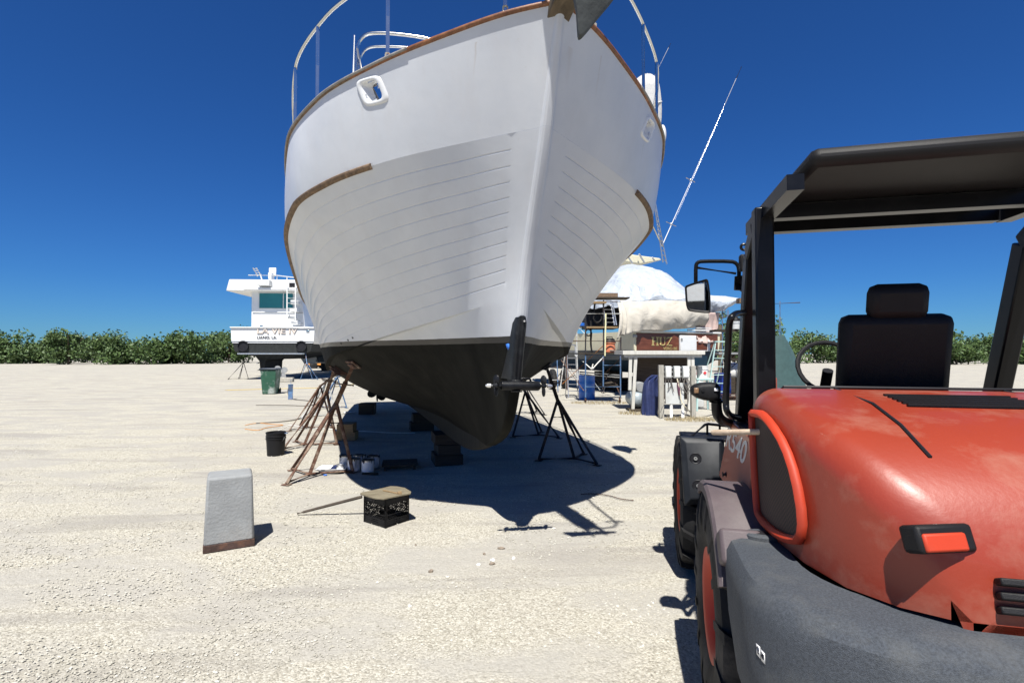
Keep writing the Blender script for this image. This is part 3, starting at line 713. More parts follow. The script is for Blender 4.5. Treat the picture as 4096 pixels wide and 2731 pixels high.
# folded bimini frame on the flybridge, whip antenna
m = MB()
for (pts, r_) in (([(1424, 300), (1426, 250), (1430, 195), (1440, 160), (1465, 138), (1500, 133), (1552, 134), (1640, 143), (1725, 158), (1800, 185)], .028), ([(1432, 300), (1434, 270), (1443, 225), (1462, 198), (1490, 188), (1535, 187), (1590, 188), (1645, 193), (1700, 205)], .02)):
    q = [W(x, y, 8.6) for x, y in pts]; e = q[-1]; q += [e + Vector((.5, .15, -.12)), e + Vector((.75, .22, -.6)), e + Vector((.8, .25, -1.2))]
    q = [q[0] + Vector((0, 0, -1.1))] + q; q = smooth(q, 1)
    m.tube(q, r_, 10)
m.tube([W(1428, 190, 8.6), W(1446, 284, 8.4), W(1452, 330, 8.4)], .018, 8)
m.build('bimini_frame', 'steel', ybt, root=ybt, world=True)
m = MB(); m.tube([W(1412, 330, 8.6), W(1418, 142, 8.6)], [.012, .008], 6); m.build('antenna', 'white_gel', ybt, root=ybt, world=True)
# covered paddle board lashed inside the rail, fender
YK = 6.3
kay = thing('kayak_cover', 'white ribbed covered kayak standing on end inside the bow rail with a rope round it', 'kayak', BM @ Vector((1.75, 2.6, 3.3)))
m = MB(); prof = [(2543, 2600, 340), (2546, 2620, 322), (2552, 2632, 312), (2556, 2640, 330), (2552, 2643, 360), (2560, 2644, 400), (2580, 2645, 440), (2596, 2642, 480), (2612, 2634, 520), (2618, 2626, 560)]
prof = [(2560, 2612, 308), (2546, 2626, 318), (2538, 2634, 335), (2536, 2640, 365), (2538, 2644, 400), (2542, 2646, 440), (2552, 2645, 480), (2570, 2640, 520), (2590, 2632, 560), (2604, 2624, 600)]
rows = []
for x0, x1, y in prof:
    a = W(x0, y, YK); b = W(x1, y, YK); c = (a + b) / 2; hx = (b - a).length / 2
    rows.append([c + Vector((hx * math.cos(t), .13 * math.sin(t) * (1 if y > 325 else .6) + .006 * math.sin(t * 16), 0)) for t in np.linspace(0, 2 * math.pi, 49)[:-1]])
m.grid(rows, True); m.add(rows[0], [tuple(range(48))]); m.build('cover', 'cloth_white', kay, root=kay, world=True, sharp=80)
m = MB(); m.tube(smooth([W(2600, 427, YK - .15), W(2625, 412, YK - .18), W(2647, 406, YK - .05)], 2), .006, 6); m.build('rope', 'cord_white', kay, root=kay, world=True)
m = MB(); c = W(2649, 543, 6.45); m.ball(c, .085, sc=(.55, 1, 1.6)); tag(m.build('buoy', 'white_gel'), 'small white oval fender hanging over the starboard cap rail', 'fender')
# ================================================================ JACK STANDS
def jackstand(name, label, loc, ang, top, mt, padm='rust_dark', group='jack stands under the big white hull', jt=.93, handle=True, scale=1.0, joff=-.28, jw=None, nrm=None, tr_=.019):
    r = thing(name, label, 'jack stand', loc, ang, group); k = scale; z0 = .02
    inner, hub, o1, o2 = Vector((-.56 * k, 0, z0)), Vector((0, 0, z0)), Vector((.25 * k, .42 * k, z0)), Vector((.25 * k, -.42 * k, z0))
    mi = root_matrix(r).inverted(); tp = mi @ Vector(top); J = (mi @ Vector(jw)) if jw is not None else Vector((joff * k, 0, jt))
    for p in (inner, hub, o1, o2):
        m = MB(); d = (J - p); m.tube([p, p + d * .5, J + Vector((0, 0, .02))], tr_, 8); m.build('leg', mt, r, sharp=60)
    m = MB()
    for p in (inner, o1, o2): m.tube([p + Vector((0, 0, .01)), hub + Vector((0, 0, .01))], tr_ * .8, 8)
    m.build('base_frame', mt, r, sharp=60)
    for p in (o1, o2, inner): m = MB(); m.box(p + Vector((0, 0, -.012)), (.11, .09, .006), rotm(0, 0, random.uniform(-1, 1))); m.build('foot_plate', mt, r)
    m = MB(); q = inner.lerp(J, .72); q2 = hub.lerp(J, .72); m.tube([q, q2], .011, 6); m.build('cross_tie', mt, r, sharp=60)
    m = MB(); dirv = (tp - J).normalized(); m.tube([J - dirv * .12, J + dirv * (tp - J).length * .55], tr_ * 1.35, 10); m.tube([J + dirv * .1, tp - dirv * .05], tr_, 10)
    post = m.build('post', mt, r, sharp=60)
    if handle:
        c = J + dirv * (tp - J).length * .5; hdir = Vector((.86, .5, .15)).normalized(); m = MB(); m.tube([c - hdir * .13, c - hdir * .10, c + hdir * .13], [.016, .009, .009], 8); m.ball(c, .026, 8, 6); m.build('screw_handle', mt, post, sharp=60)
    m = MB(); n_ = dirv if nrm is None else (mi.to_3x3() @ Vector(nrm)).normalized()
    d_, a_, b_ = basis(n_); 
    for off, sz in ((-.05, .045), (-.024, .075)):
        c = tp + n_ * off; vs = [c + a_ * x * sz * 1.3 + b_ * y * sz + n_ * zz for zz in (0, .02) for x, y in ((-1, -1), (1, -1), (1, 1), (-1, 1))]
        m.add(vs, [(3, 2, 1, 0), (4, 5, 6, 7), (0, 1, 5, 4), (1, 2, 6, 5), (2, 3, 7, 6), (3, 0, 4, 7)])
    m.build('pad', padm, r, bev=.004)
    return r
LN = [None]
def hp(px, py, fb):
    l, n_ = hit(px, py); LN[0] = None if n_ is None else (BM.to_3x3() @ n_) * -1
    if l is None: print('miss', px, py); return Vector(fb)
    q = BM @ l; print('pad', px, py, [round(t, 2) for t in q]); return q
def gang(px_hub, px_inner):
    h, i = G(*px_hub), G(*px_inner); d = h - i; return h, math.atan2(d.y, d.x)
h, a = gang((1238, 1903), (1431, 1889)); jackstand('jack_stand', 'rusty brown jack stand nearest the viewer, beside the paint cans', h, a, hp(1415, 1455, (-2.3, 7.4, 1.48)), 'rust', 'rust', jw=W(1345, 1614, 7.1), nrm=LN[0], tr_=.024)
h, a = gang((1217, 1782), (1368, 1778)); jackstand('jack_stand', 'rusty jack stand second on the left of the hull, just behind the nearest one', h, a, hp(1338, 1473, (-3.0, 9.2, 1.4)), 'rust', 'rust_dark', jw=W(1307, 1568, 9.25), nrm=LN[0], tr_=.024)
jackstand('jack_stand', 'thin rusty jack stand third along the left of the hull', (-4.55, 11.4, 0), R(188), hp(1366, 1479, (-3.6, 11.2, 1.35)), 'rust', 'rust_dark')
h, a = gang((2297.8, 1840), (2152.7, 1843)); jackstand('jack_stand', 'black jack stand nearest the viewer on the right of the hull', h, a, hp(2184, 1462, (.53, 8, 1.45)), 'black_iron', 'black_iron', jw=W(2231, 1602, 7.98), nrm=LN[0], tr_=.022)
h, a = gang((2155, 1744), (2043, 1751)); jackstand('jack_stand', 'black jack stand behind the nearer one on the right, under the thruster tube', h, a, (-.15, 10.3, 1.42), 'black_iron', 'black_iron', jw=W(2101, 1570, 10.25), tr_=.022)
jackstand('jack_stand', 'black jack stand deep in shadow far under the right of the hull', (.55, 14.2, 0), R(12), (-.5, 14.0, 1.35), 'black_iron', 'black_iron')
jackstand('jack_stand', 'pale chipped jack stand half hidden behind the rusty pair on the left', (-5.2, 13.6, 0), R(190), (-4.2, 13.3, 1.3), 'pale_iron', 'rust_dark')
jackstand('jack_stand', 'blue jack stand at the far end of the hull on the left', (-5.6, 15.6, 0), R(190), (-4.55, 15.2, 1.2), 'blue_iron', 'rust_dark')
jackstand('jack_stand', 'low blue screw stand standing alone in the sun beyond the propellers', tuple(G(1543, 1572)), R(60), (G(1543, 1572).x, G(1543, 1572).y, .5), 'blue_iron', 'blue_iron', jt=.36, scale=.55, handle=False, joff=-.1)
# keel blocks
def block(label, c, sz, rz, mt='timber_dark', n=3, group='timber blocks under the keel'):
    r = thing('keel_block', label, 'timber block', c, rz, group)
    for k in range(n):
        m = MB(); h = sz[2] / n; m.box((0, 0, h * (k + .5)), (sz[0] if k % 2 == 0 else sz[0] * .8, sz[1] * .9 if k % 2 == 0 else sz[1], h - .004)); m.build('timber', mt, r, bev=.006)
    return r
block('stack of dark timbers carrying the front of the keel', (BM @ Vector((0, 4.7, 0))), (.42, .5, .46), TH)
block('stack of dark timbers under the middle of the keel', (BM @ Vector((0, 8.2, 0))), (.5, .4, .36), TH, n=2)
c = G(1387, 1757); block('square pale timber block on the gravel between the rusty stands', (c.x, c.y, 0), (.38, .36, .32), .1, 'timber', 2, 'timber blocks left of the keel')
c = G(1470, 1655); block('dark timber block in shadow well behind the pale one', (c.x, c.y, 0), (.42, .4, .3), .1, 'timber_dark', 1, 'timber blocks left of the keel')
# ================================================================ CRATE, LID, POLE
c0, c1, c2 = G(1542, 2112), G(1454, 2090), G(1636, 2080)
CS = .33; CHT = .285; ang = math.atan2(c2.y - c0.y, c2.x - c0.x)
print('crate', c0, c1, c2, (c1 - c0).length, (c2 - c0).length)
cr = thing('milk_crate', 'black plastic milk crate standing on the gravel under a plywood lid', 'crate', (c0.x, c0.y, 0), ang)
W_ = (c2 - c0).length; D_ = .33
m = MB(); t = .006
def side(fn, L):   # lattice side; fn(u, z, d) maps to crate coordinates
    for z0, z1 in ((0, .012), (.022, .030), (.040, .048), (.058, .066), (.108, .116), (.162, .170), (.205, .213), (.272, .285)):
        m.add([fn(u, z, d) for d in (0, t * 1.6) for u, z in ((0, z0), (L, z0), (L, z1), (0, z1))], [(0, 1, 2, 3), (7, 6, 5, 4), (0, 4, 5, 1), (1, 5, 6, 2), (2, 6, 7, 3), (3, 7, 4, 0)])
    m.add([fn(u, z, d) for d in (.002, t * .8) for u, z in ((0, .21), (L, .21), (L, .275), (0, .275))], [(0, 1, 2, 3), (7, 6, 5, 4), (0, 4, 5, 1), (1, 5, 6, 2), (2, 6, 7, 3), (3, 7, 4, 0)])
    m.add([fn(u, z, d) for d in (.003, t * .8) for u, z in ((0, .005), (L * .3, .005), (L * .38, .06), (0, .06))], [(0, 1, 2, 3), (7, 6, 5, 4), (0, 4, 5, 1), (1, 5, 6, 2), (2, 6, 7, 3), (3, 7, 4, 0)])
    m.add([fn(u, z, d) for d in (.003, t * .8) for u, z in ((L * .7, .005), (L, .005), (L, .06), (L * .62, .06))], [(0, 1, 2, 3), (7, 6, 5, 4), (0, 4, 5, 1), (1, 5, 6, 2), (2, 6, 7, 3), (3, 7, 4, 0)])
    for u0 in (0, L * .08, L * .92, L): m.tube([fn(u0, 0, t), fn(u0, .28, t)], .006, 6)
    n = 11
    for k in range(-4, n):
        for sg in (1, -1):
            ua, ub = k * L / n + (0 if sg > 0 else .145), k * L / n + (.145 if sg > 0 else 0); pa, pb = (ua, .066), (ub, .205)
            ta = 0 if pb[0] == pa[0] else None
            x0, x1 = sorted((pa[0], pb[0]))
            if x1 < 0 or x0 > L: continue
            def clip(u): return min(max(u, 0), L)
            za = pa[1] + (clip(pa[0]) - pa[0]) / (pb[0] - pa[0]) * (pb[1] - pa[1]); zb = pa[1] + (clip(pb[0]) - pa[0]) / (pb[0] - pa[0]) * (pb[1] - pa[1])
            m.tube([fn(clip(pa[0]), za, t * (1.1 if sg > 0 else .9)), fn(clip(pb[0]), zb, t * (1.1 if sg > 0 else .9))], .0042, 5)
side(lambda u, z, d: Vector((u, d, z)), W_); side(lambda u, z, d: Vector((u, D_ - d, z)), W_)
side(lambda u, z, d: Vector((d, u, z)), D_); side(lambda u, z, d: Vector((W_ - d, u, z)), D_)
m.build('crate_wall', 'black_plastic', cr, sharp=60)
m = MB()
for k in range(9): m.bb(.004, W_ - .004, k * D_ / 8 - .004 + .004, k * D_ / 8 + .008, .006, .012); m.bb(k * (W_ - .01) / 8, k * (W_ - .01) / 8 + .008, .003, D_ - .003, .013, .018)
m.build('crate_floor', 'black_plastic', cr)
text_mesh('dairy', .05, 'lettering', 'hose_grey', cr, (-.002, .26, .225), (math.pi / 2, 0, -math.pi / 2), .0006)
m = MB(); pl = [(1440, 1978), (1448, 1974), (1530, 1957), (1562, 1949), (1588, 1950), (1620, 1956), (1645, 1971), (1643, 1977), (1560, 1993), (1535, 1999), (1500, 1996), (1470, 1988)]
m.prism([G(x, y, CHT + .002) for x, y in pl], (0, 0, .016)); lid = m.build('plywood_lid', 'plywood', bev=.003); tag(lid, 'weathered plywood board with rounded corners lying on the milk crate', 'board')
m = MB(); p = G(1533, 1960, CHT + .025); q = G(1590, 1972, CHT + .025); m.beam(p, q, .012, .01); m.box(G(1598, 1970, CHT + .03), (.035, .03, .022), rotm(0, 0, .5)); tag(m.build('wood_offcut', 'timber'), 'small stick and wood offcut lying on the plywood lid', 'offcut')
m = MB(); p = G(1190, 2053, .014); q = G(1447, 1986, .20); m.tube([p, p.lerp(q, .1), p.lerp(q, .5), q], [.010, .013, .015, .016], 10); tag(m.build('wooden_pole', 'dark_pole'), 'long dark pole leaning from the gravel onto the crate', 'pole')
# ================================================================ BUCKET, PAINT CANS, TRAY
def bucket(name, label, loc, r, h, mt, rim=None, cat='bucket', group=None, content=None):
    t = thing(name, label, cat, loc, 0, group); m = MB(); k = .88
    pr = [(r * k, 0), (r * .99, h * .72), (r * 1.06, h * .725), (r * 1.06, h * .745), (r, h * .75), (r, h * .81), (r * 1.06, h * .815), (r * 1.06, h * .835), (r, h * .84), (r * 1.0, h * .95), (r * 1.05, h * .955), (r * 1.05, h), (r * .98, h), (r * .95, h * .9), (r * .86, .012), (0, .012)]
    m.lathe(pr, n=28); m.build('pail', mt, t, sharp=50)
    m = MB(); m.tube([Vector((r * 1.05 * math.cos(q), -r * .25 + r * 1.05 * math.sin(q) * .25, h * .8 - .12 * abs(math.sin(q)))) for q in np.linspace(math.pi, 2 * math.pi, 14)], .0025, 5); m.build('handle', 'galvanised', t)
    return t
c = G(1103, 1819); bk = bucket('bucket', 'black five gallon bucket standing in the sun left of the rusty stands', (c.x, c.y, 0), .148, .375, 'black_plastic')
m = MB(); m.bb(.10, .19, -.03, .03, .352, .362); m.build('spatula', 'blue_iron', bk)
def can(label, px, py, r=.083, h=.19, mt='label_white', drips=True, open_=True):
    c = G(px, py); t = thing('paint_can', label, 'paint can', (c.x, c.y, 0), random.random() * 6, 'paint cans by the nearest stand'); m = MB()
    m.lathe([(r * .97, 0), (r, .005), (r, h - .01), (r * 1.03, h - .008), (r * 1.03, h), (r * .88, h), (r * .86, h - .006), (0, h - .007)], n=24); m.build('can', 'steel_can', t, sharp=40)
    m = MB(); m.lathe([(r + .001, .025), (r + .001, h - .03)], n=24); m.f = [f for f in m.f if len(f) == 4]; m.build('paper_label', mt, t)
    if drips:
        m = MB()
        for k in range(13):
            a = random.random() * 6.28; l = .03 + .11 * random.random()**1.5; p = Vector((math.cos(a), math.sin(a), 0)) * (r + .003); m.tube([p + Vector((0, 0, h - .004)), p + Vector((0, 0, h - l))], [.005, .0035], 5)
        m.lathe([(r * .9, h - .002), (r * 1.035, h + .001), (r * 1.035, h - .012)], n=24); m.build('paint_drips', 'label_black', t)
    m = MB(); m.tube([Vector(((r + .004) * math.cos(q), -(r + .01), h * .75 - .075 * math.sin(q))) for q in np.linspace(0, math.pi, 12)], .0018, 5); m.build('wire_handle', 'galvanised', t)
    return t
can('dripping paint can at the left rear of the group', 1381, 1870)
can('paint can with a pale blue printed label behind the stand leg', 1415, 1885, mt='label_grey')
can('paint can with long black drips, rightmost of the group in front', 1471, 1890)
can('dark paint can in shadow at the back between two others', 1438, 1868, mt='label_grey')
can('dark paint can in shadow at the right rear', 1493, 1872, mt='label_grey')
can('small white can standing in the roller tray', 1360, 1881, .052, .085, 'label_white', False)
c = G(1330, 1886); tr_ = thing('roller_tray', 'white plastic paint roller tray on the gravel beside the cans', 'paint tray', (c.x, c.y, 0), .1)
m = MB(); A = [(-.19, -.13), (.19, -.13), (.19, .13), (-.19, .13)]; Bt = [(-.15, -.10), (.15, -.10), (.15, .10), (-.15, .10)]
m.add([Vector((x, y, .06)) for x, y in A] + [Vector((x, y, .012 if x > 0 else .03)) for x, y in Bt] + [Vector((x * 1.06, y * 1.08, .06)) for x, y in A], [(0, 1, 5, 4), (1, 2, 6, 5), (2, 3, 7, 6), (3, 0, 4, 7), (4, 5, 6, 7), (0, 8, 9, 1), (1, 9, 10, 2), (2, 10, 11, 3), (3, 11, 8, 0)]); m.build('tray', 'white_plastic', tr_, solid=.004)
m = MB(); m.cyl((.02, -.05, .065), (.03, .05, .065), .022, 12); m.build('roller', 'tarp_blue', tr_)
def rag(name, label, px, py, s, mt):
    c = G(px, py); m = MB(); n = 14
    m.grid([[Vector((c.x + (i / n - .5) * s * 2, c.y + (j / n - .5) * s * 1.3, max(.004, .02 + .05 * noise.noise(Vector((i * .55 + px, j * .6, 0))) + .02 * math.exp(-((i / n - .5)**2 + (j / n - .5)**2) * 8)))) for i in range(n + 1)] for j in range(n + 1)])
    return tag(m.build(name, mt, sub=1), label, 'rag', 'rags on the ground under the hull')
rag('rag', 'crumpled white rag against the pale timber block', 1370, 1760, .14, 'cloth_white'); rag('rag', 'thin white rag lying at the edge of the hull shadow', 1398, 1652, .16, 'cloth_white')
m = MB(); c = G(1301, 1901); m.box(c + Vector((0, 0, .008)), (.045, .03, .014), rotm(0, 0, .3)); tag(m.build('bottle_cap', 'blue_plastic', bev=.004), 'tiny bright blue plastic cap in front of the roller tray', 'cap')
m = MB(); p, q = G(1450, 1897), G(1512, 1899); m.beam(p + Vector((0, 0, .015)), q + Vector((0, 0, .015)), .03, .025); tag(m.build('short_batten', 'timber_dark'), 'short dark batten on the ground in front of the paint cans', 'batten')
c = G(1600, 1870); cre = thing('floor_creeper', 'low dark board on feet lying in the hull shadow', 'creeper', (c.x, c.y, 0), .2)
m = MB(); m.bb(-.25, .25, -.2, .2, .06, .085); m.build('board', 'timber_dark', cre, bev=.004); m = MB()
for x in (-.2, .2):
    for y in (-.15, .15): m.bb(x - .02, x + .02, y - .02, y + .02, 0, .06)
m.build('feet', 'timber_dark', cre)
m = MB(); m.tube([G(x, y, .012) for x, y in ((1100, 1728), (1155, 1700), (1350, 1719), (1470, 1725), (1560, 1730), (1660, 1731))], .008, 6); tag(m.build('cord', 'cord_white'), 'thin white cord running across the ground under the hull', 'cord')
# chain at right
m = MB(); pp = smooth([G(x, y, .01) for x, y in ((2325, 1977), (2345, 1974), (2385, 1975), (2420, 1979), (2450, 1985), (2480, 1995), (2510, 1999), (2534, 2001))], 2)
for a_, b_ in zip(pp, pp[1:]):
    d = (b_ - a_); mm_ = (a_ + b_) / 2; m.tube([a_.lerp(b_, .0), mm_ + Vector((0, .008, .004)), b_, mm_ + Vector((0, -.008, .004))], .0045, 5, closed=True)
tag(m.build('chain', 'rust_dark'), 'rusty chain lying from the shadow edge onto sunlit gravel', 'chain')
# stones
SG = 'loose stones in front of the hull'
for lab, px, py, r_, mt, sc in (('flat brown stone chip, farthest of the loose stones', 2005, 2194, .030, 'stone_brown', (1.5, .7, .5)), ('round brown stone alone at the left', 1724, 2286, .026, 'stone_brown', (1, 1, .8)),
    ('white shell piece above the brown chips', 1970, 2241, .024, 'stone_shell', (1.2, .8, .6)), ('brown shell chip just below the white piece', 1968, 2256, .028, 'stone_brown', (1.4, .7, .5)),
    ('small white stone left of the shell chips', 1914, 2259, .022, 'stone_shell', (1.2, .8, .6)), ('cream white pebble right of the shell chips', 2055, 2234, .022, 'stone_shell', (.9, .8, .9)),
    ('small brown and white pebble pair at the upper left', 1937, 2217, .018, 'stone_brown', (1, .8, .9)), ('small white ball shaped pebble nearest the lower left', 1640, 2427, .018, 'stone_shell', (1, 1, 1)),
    ('pale squarish stone right of the thruster shadow', 2216, 2113, .020, 'stone_pale', (1.2, .8, .6)), ('pale square stone beside the bowsprit shadow', 2312, 2051, .020, 'stone_pale', (1.3, .8, .6)),
    ('dark twig-like chip right of the crate', 1663, 2180, .02, 'stone_brown', (.5, 1, .6)), ('grey shell half left of the white pebble', 1790, 2308, .02, 'stone_pale', (1.2, .8, .5))):
    r_ *= .72; c = G(px, py); m = MB(); m.ball(c + Vector((0, 0, r_ * .3)), r_, 9, 6, sc); m.v = [tuple(Vector(v) + Vector((noise.noise(Vector(v) * 60), noise.noise(Vector(v) * 60 + Vector((9, 0, 0))), noise.noise(Vector(v) * 60 + Vector((0, 9, 0))))) * r_ * .45) for v in m.v]
    tag(m.build('stone', mt, sharp=25), lab, 'stone', SG)

# ================================================================ WHEEL LOADER
LO = Vector((.892 + .82 * .9713, 2.40 - .82 * .2377, 0)); LRZ = -math.atan2(.2377, .9713)
ld = thing('wheel_loader', 'orange and black compact wheel loader parked at the right, seen from its left rear', 'loader', LO, LRZ)
LM = root_matrix(ld); LI = LM.inverted()
def LP(px, py, ell):       # picture point on the loader's vertical plane at distance ell left of its middle
    o = LI @ Vector((0, 0, HC)); d = LI.to_3x3() @ ray(px, py); t = (-ell - o.x) / d.x; return o + d * t
def LF(px, py, f):         # picture point on the loader's cross plane at distance f ahead of the rear axle
    o = LI @ Vector((0, 0, HC)); d = LI.to_3x3() @ ray(px, py); t = (f - o.y) / d.y; return o + d * t
def wheel(f, side):
    R_, wd, rr_ = .505, .34, .235
    xc = -side * (.82 - wd / 2)
    tyre = MB(); prof = []
    for r_, x in ((rr_, wd * .40), (rr_ + .02, wd * .45), (.33, wd * .50), (.40, wd * .50), (.455, wd * .47), (.468, wd * .40), (.474, wd * .2), (.476, 0)): prof.append((r_, x))
    prof = prof + [(r_, -x) for r_, x in prof[-2::-1]]
    rows = []
    n = 96
    for r_, x in prof:
        rows.append([Vector((xc + side * -x * 1.0, f + r_ * math.cos(2 * math.pi * k / n), .5 + r_ * math.sin(2 * math.pi * k / n))) for k in range(n)])
    tyre.grid(rows, True)
    L_ = 15
    for k in range(L_ * 2):           # chevron lugs, alternating sides
        sd = 1 if k % 2 else -1; a0 = 2 * math.pi * k / (L_ * 2)
        path = [(.52, .0, .395), (.50, .01, .462), (.47, .02, .498), (.30, .075, .506), (.12, .13, .506), (-.04, .17, .503)]
        for i in range(len(path) - 1):
            (xa, aa_, ra), (xb, ab, rb) = path[i], path[i + 1]; vs = []
            for (xx, an, rr2) in ((xa, aa_, ra), (xb, ab, rb)):
                for da, dr in ((-.042, 0), (-.05, -.06), (.05, -.06), (.042, 0)):
                    t = a0 + an + da; r3 = rr2 + dr; vs.append(Vector((xc + sd * xx * wd, f + r3 * math.cos(t), .5 + r3 * math.sin(t))))
            tyre.add(vs, [(0, 1, 2, 3), (7, 6, 5, 4), (0, 4, 5, 1), (2, 6, 7, 3), (3, 7, 4, 0)])
    w_ = bpy.data.objects.new('wheel', None); COL.objects.link(w_); w_.parent = ld; w_.empty_display_size = .1
    tyre.build('tyre', 'rubber', w_, sharp=30)
    m = MB(); m.lathe([(.0, .02), (.07, .02), (.09, .03), (.12, .045), (.15, .05), (.19, .12), (.215, .145), (.232, .15), (.245, .152), (.246, .135), (.22, .11), (.2, -.12), (0, -.12)], (xc, f, .5), (-side, 0, 0), 40)
    m.build('rim', 'rim_orange', w_, sharp=40)
    m = MB()
    for k in range(8):
        t = math.pi / 4 * k; m.cyl(Vector((xc - side * .05, f + .105 * math.cos(t), .5 + .105 * math.sin(t))), Vector((xc - side * .065, f + .105 * math.cos(t), .5 + .105 * math.sin(t))), .012, 6)
    m.build('wheel_nuts', 'galvanised', w_)
for f, sd in ((0, 1), (1.75, 1), (0, -1), (1.75, -1)): wheel(f, sd)
# chassis, axles
m = MB(); m.bb(-.32, .32, -.8, .75, .38, .95); m.bb(-.28, .28, .95, 2.25, .38, .95); m.cyl((0, .7, .5), (0, 1.0, .5), .16, 16); m.cyl((0, .7, .85), (0, 1.0, .85), .12, 16)
m.cyl((-.6, 0, .5), (.6, 0, .5), .10, 16); m.cyl((-.6, 1.75, .5), (.6, 1.75, .5), .10, 16); m.build('chassis', 'black_plastic', ld, bev=.01)
# counterweight: outline wrapped round the rear
def wrap(hw_, f0, fb, rc, n=10):
    pts = [(-hw_, f0)]; 
    for k in range(n + 1):
        t = math.pi / 2 * k / n; pts.append((-hw_ + rc * (1 - math.cos(t)), fb + rc * (1 - math.sin(t))))
    for k in range(n + 1):
        t = math.pi / 2 * k / n; pts.append((hw_ - rc * math.sin(t), fb + rc * (1 - math.cos(t)) ))
    pts.append((hw_, f0)); return pts
m = MB(); rows = []
for z, hw_, f0, fb, rc in ((.36, .66, -.66, -1.06, .30), (.40, .72, -.64, -1.10, .32), (.55, .785, -.60, -1.13, .36), (.72, .80, -.52, -1.14, .38), (.86, .80, -.46, -1.13, .38), (.915, .795, -.44, -1.12, .38), (.945, .775, -.44, -1.09, .37), (.955, .74, -.44, -1.05, .35), (.955, .60, -.42, -.92, .30)):
    rows.append([Vector((x, f, z)) for x, f in wrap(hw_, f0, fb, rc)])
m.grid(rows)
for k in (0, -1): m.add([v for r_ in rows for v in (r_[k],)] + [Vector((r_[k].x * .6, r_[k].y, r_[k].z)) for r_ in rows], [(i, i + 1, len(rows) + i + 1, len(rows) + i) for i in range(len(rows) - 1)])
m.add(rows[0], [tuple(range(len(rows[0])))])
cw = m.build('counterweight', 'counterweight', ld, sharp=35)
m = MB(); c = LP(3052, 2330, .66); c.z = .955; m.lathe([(.05, 0), (.05, .012), (.044, .018), (.0, .018)], c, n=20, sx=1.3); m.build('lifting_eye', 'counterweight', cw)
m = MB(); m.lathe([(.022, .019), (.0, .020)], c, n=20, sx=1.5); m.build('lifting_hole', 'label_black', cw)
# two small white warning labels on the counterweight's face
def on_cw(px, py):
    o = LI @ Vector((0, 0, HC)); d = (LI.to_3x3() @ ray(px, py)).normalized(); bm = bmesh.new(); bm.from_mesh(cw.data); t = BVHTree.FromBMesh(bm); bm.free(); r_ = t.ray_cast(o, d); return r_[0], r_[1]
for quad, kind in ((((3026, 2570), (3042, 2586), (3044, 2634), (3029, 2615)), 0), (((3045, 2594), (3061, 2612), (3063, 2656), (3047, 2638)), 1)):
    q = [on_cw(*p) for p in quad]
    if all(x[0] for x in q):
        n_ = q[0][1]; P = [x[0] + n_ * .0015 for x in q]; m = MB(); m.add(P, [(0, 1, 2, 3)]); lab = m.build('warning_label', 'label_white', cw, solid=.0006)
        def qp(u, v): return P[0] * (1 - u) * (1 - v) + P[1] * u * (1 - v) + P[2] * u * v + P[3] * (1 - u) * v + n_ * .0012
        m = MB()
        if kind == 0: m.tube([qp(.5 + .28 * math.sin(t), .32 + .17 * math.cos(t)) for t in np.linspace(0, 6.28, 14)[:-1]], .0012, 4, closed=True); m.tube([qp(.62, .48), qp(.4, .6), qp(.45, .75), qp(.7, .72), qp(.6, .6)], .0012, 4)
        else: m.tube([qp(.5 + .3 * math.sin(t), .5 + .2 * math.cos(t)) for t in np.linspace(0, 6.28, 14)[:-1]], .0012, 4, closed=True); m.tube([qp(.3, .4), qp(.6, .45), qp(.5, .6)], .0014, 4); m.tube([qp(.15, .22), qp(.85, .26)], .0014, 4)
        m.build('symbol', 'label_black', lab)
# fender over the rear wheel
def fender(f, side, a0, a1, r_, x0, x1, lip, mt, name='rear_fender'):
    m = MB(); rows = []
    for t in np.linspace(R(a0), R(a1), 22):
        c, s_ = math.cos(t), math.sin(t); rr_ = r_
        rows.append([Vector((-side * x, f + rad * c, .5 + rad * s_)) for x, rad in ((x1, rr_ - lip), (x1, rr_), (x1 - .012, rr_ + .012), (x0, rr_ + .012), (x0, rr_ - .012), (x1 - .015, rr_ - .012), (x1 - .012, rr_ - lip))])
    m.grid(rows, True); m.add(rows[0], [tuple(range(7))]); m.add(rows[-1], [tuple(range(7))]); return m.build(name, mt, ld, sharp=40)
fender(0.02, 1, 62, 150, .535, .40, .82, .04, 'fender_brown'); fender(0.02, -1, 62, 150, .535, .40, .82, .04, 'fender_brown')
for sd in (1, -1):
    m = MB(); m.box((-sd * .74, -.40, .90), (.15, .12, .13), rotm(R(-28), 0, 0)); m.build('fender_bracket', 'fender_brown', ld, bev=.015)
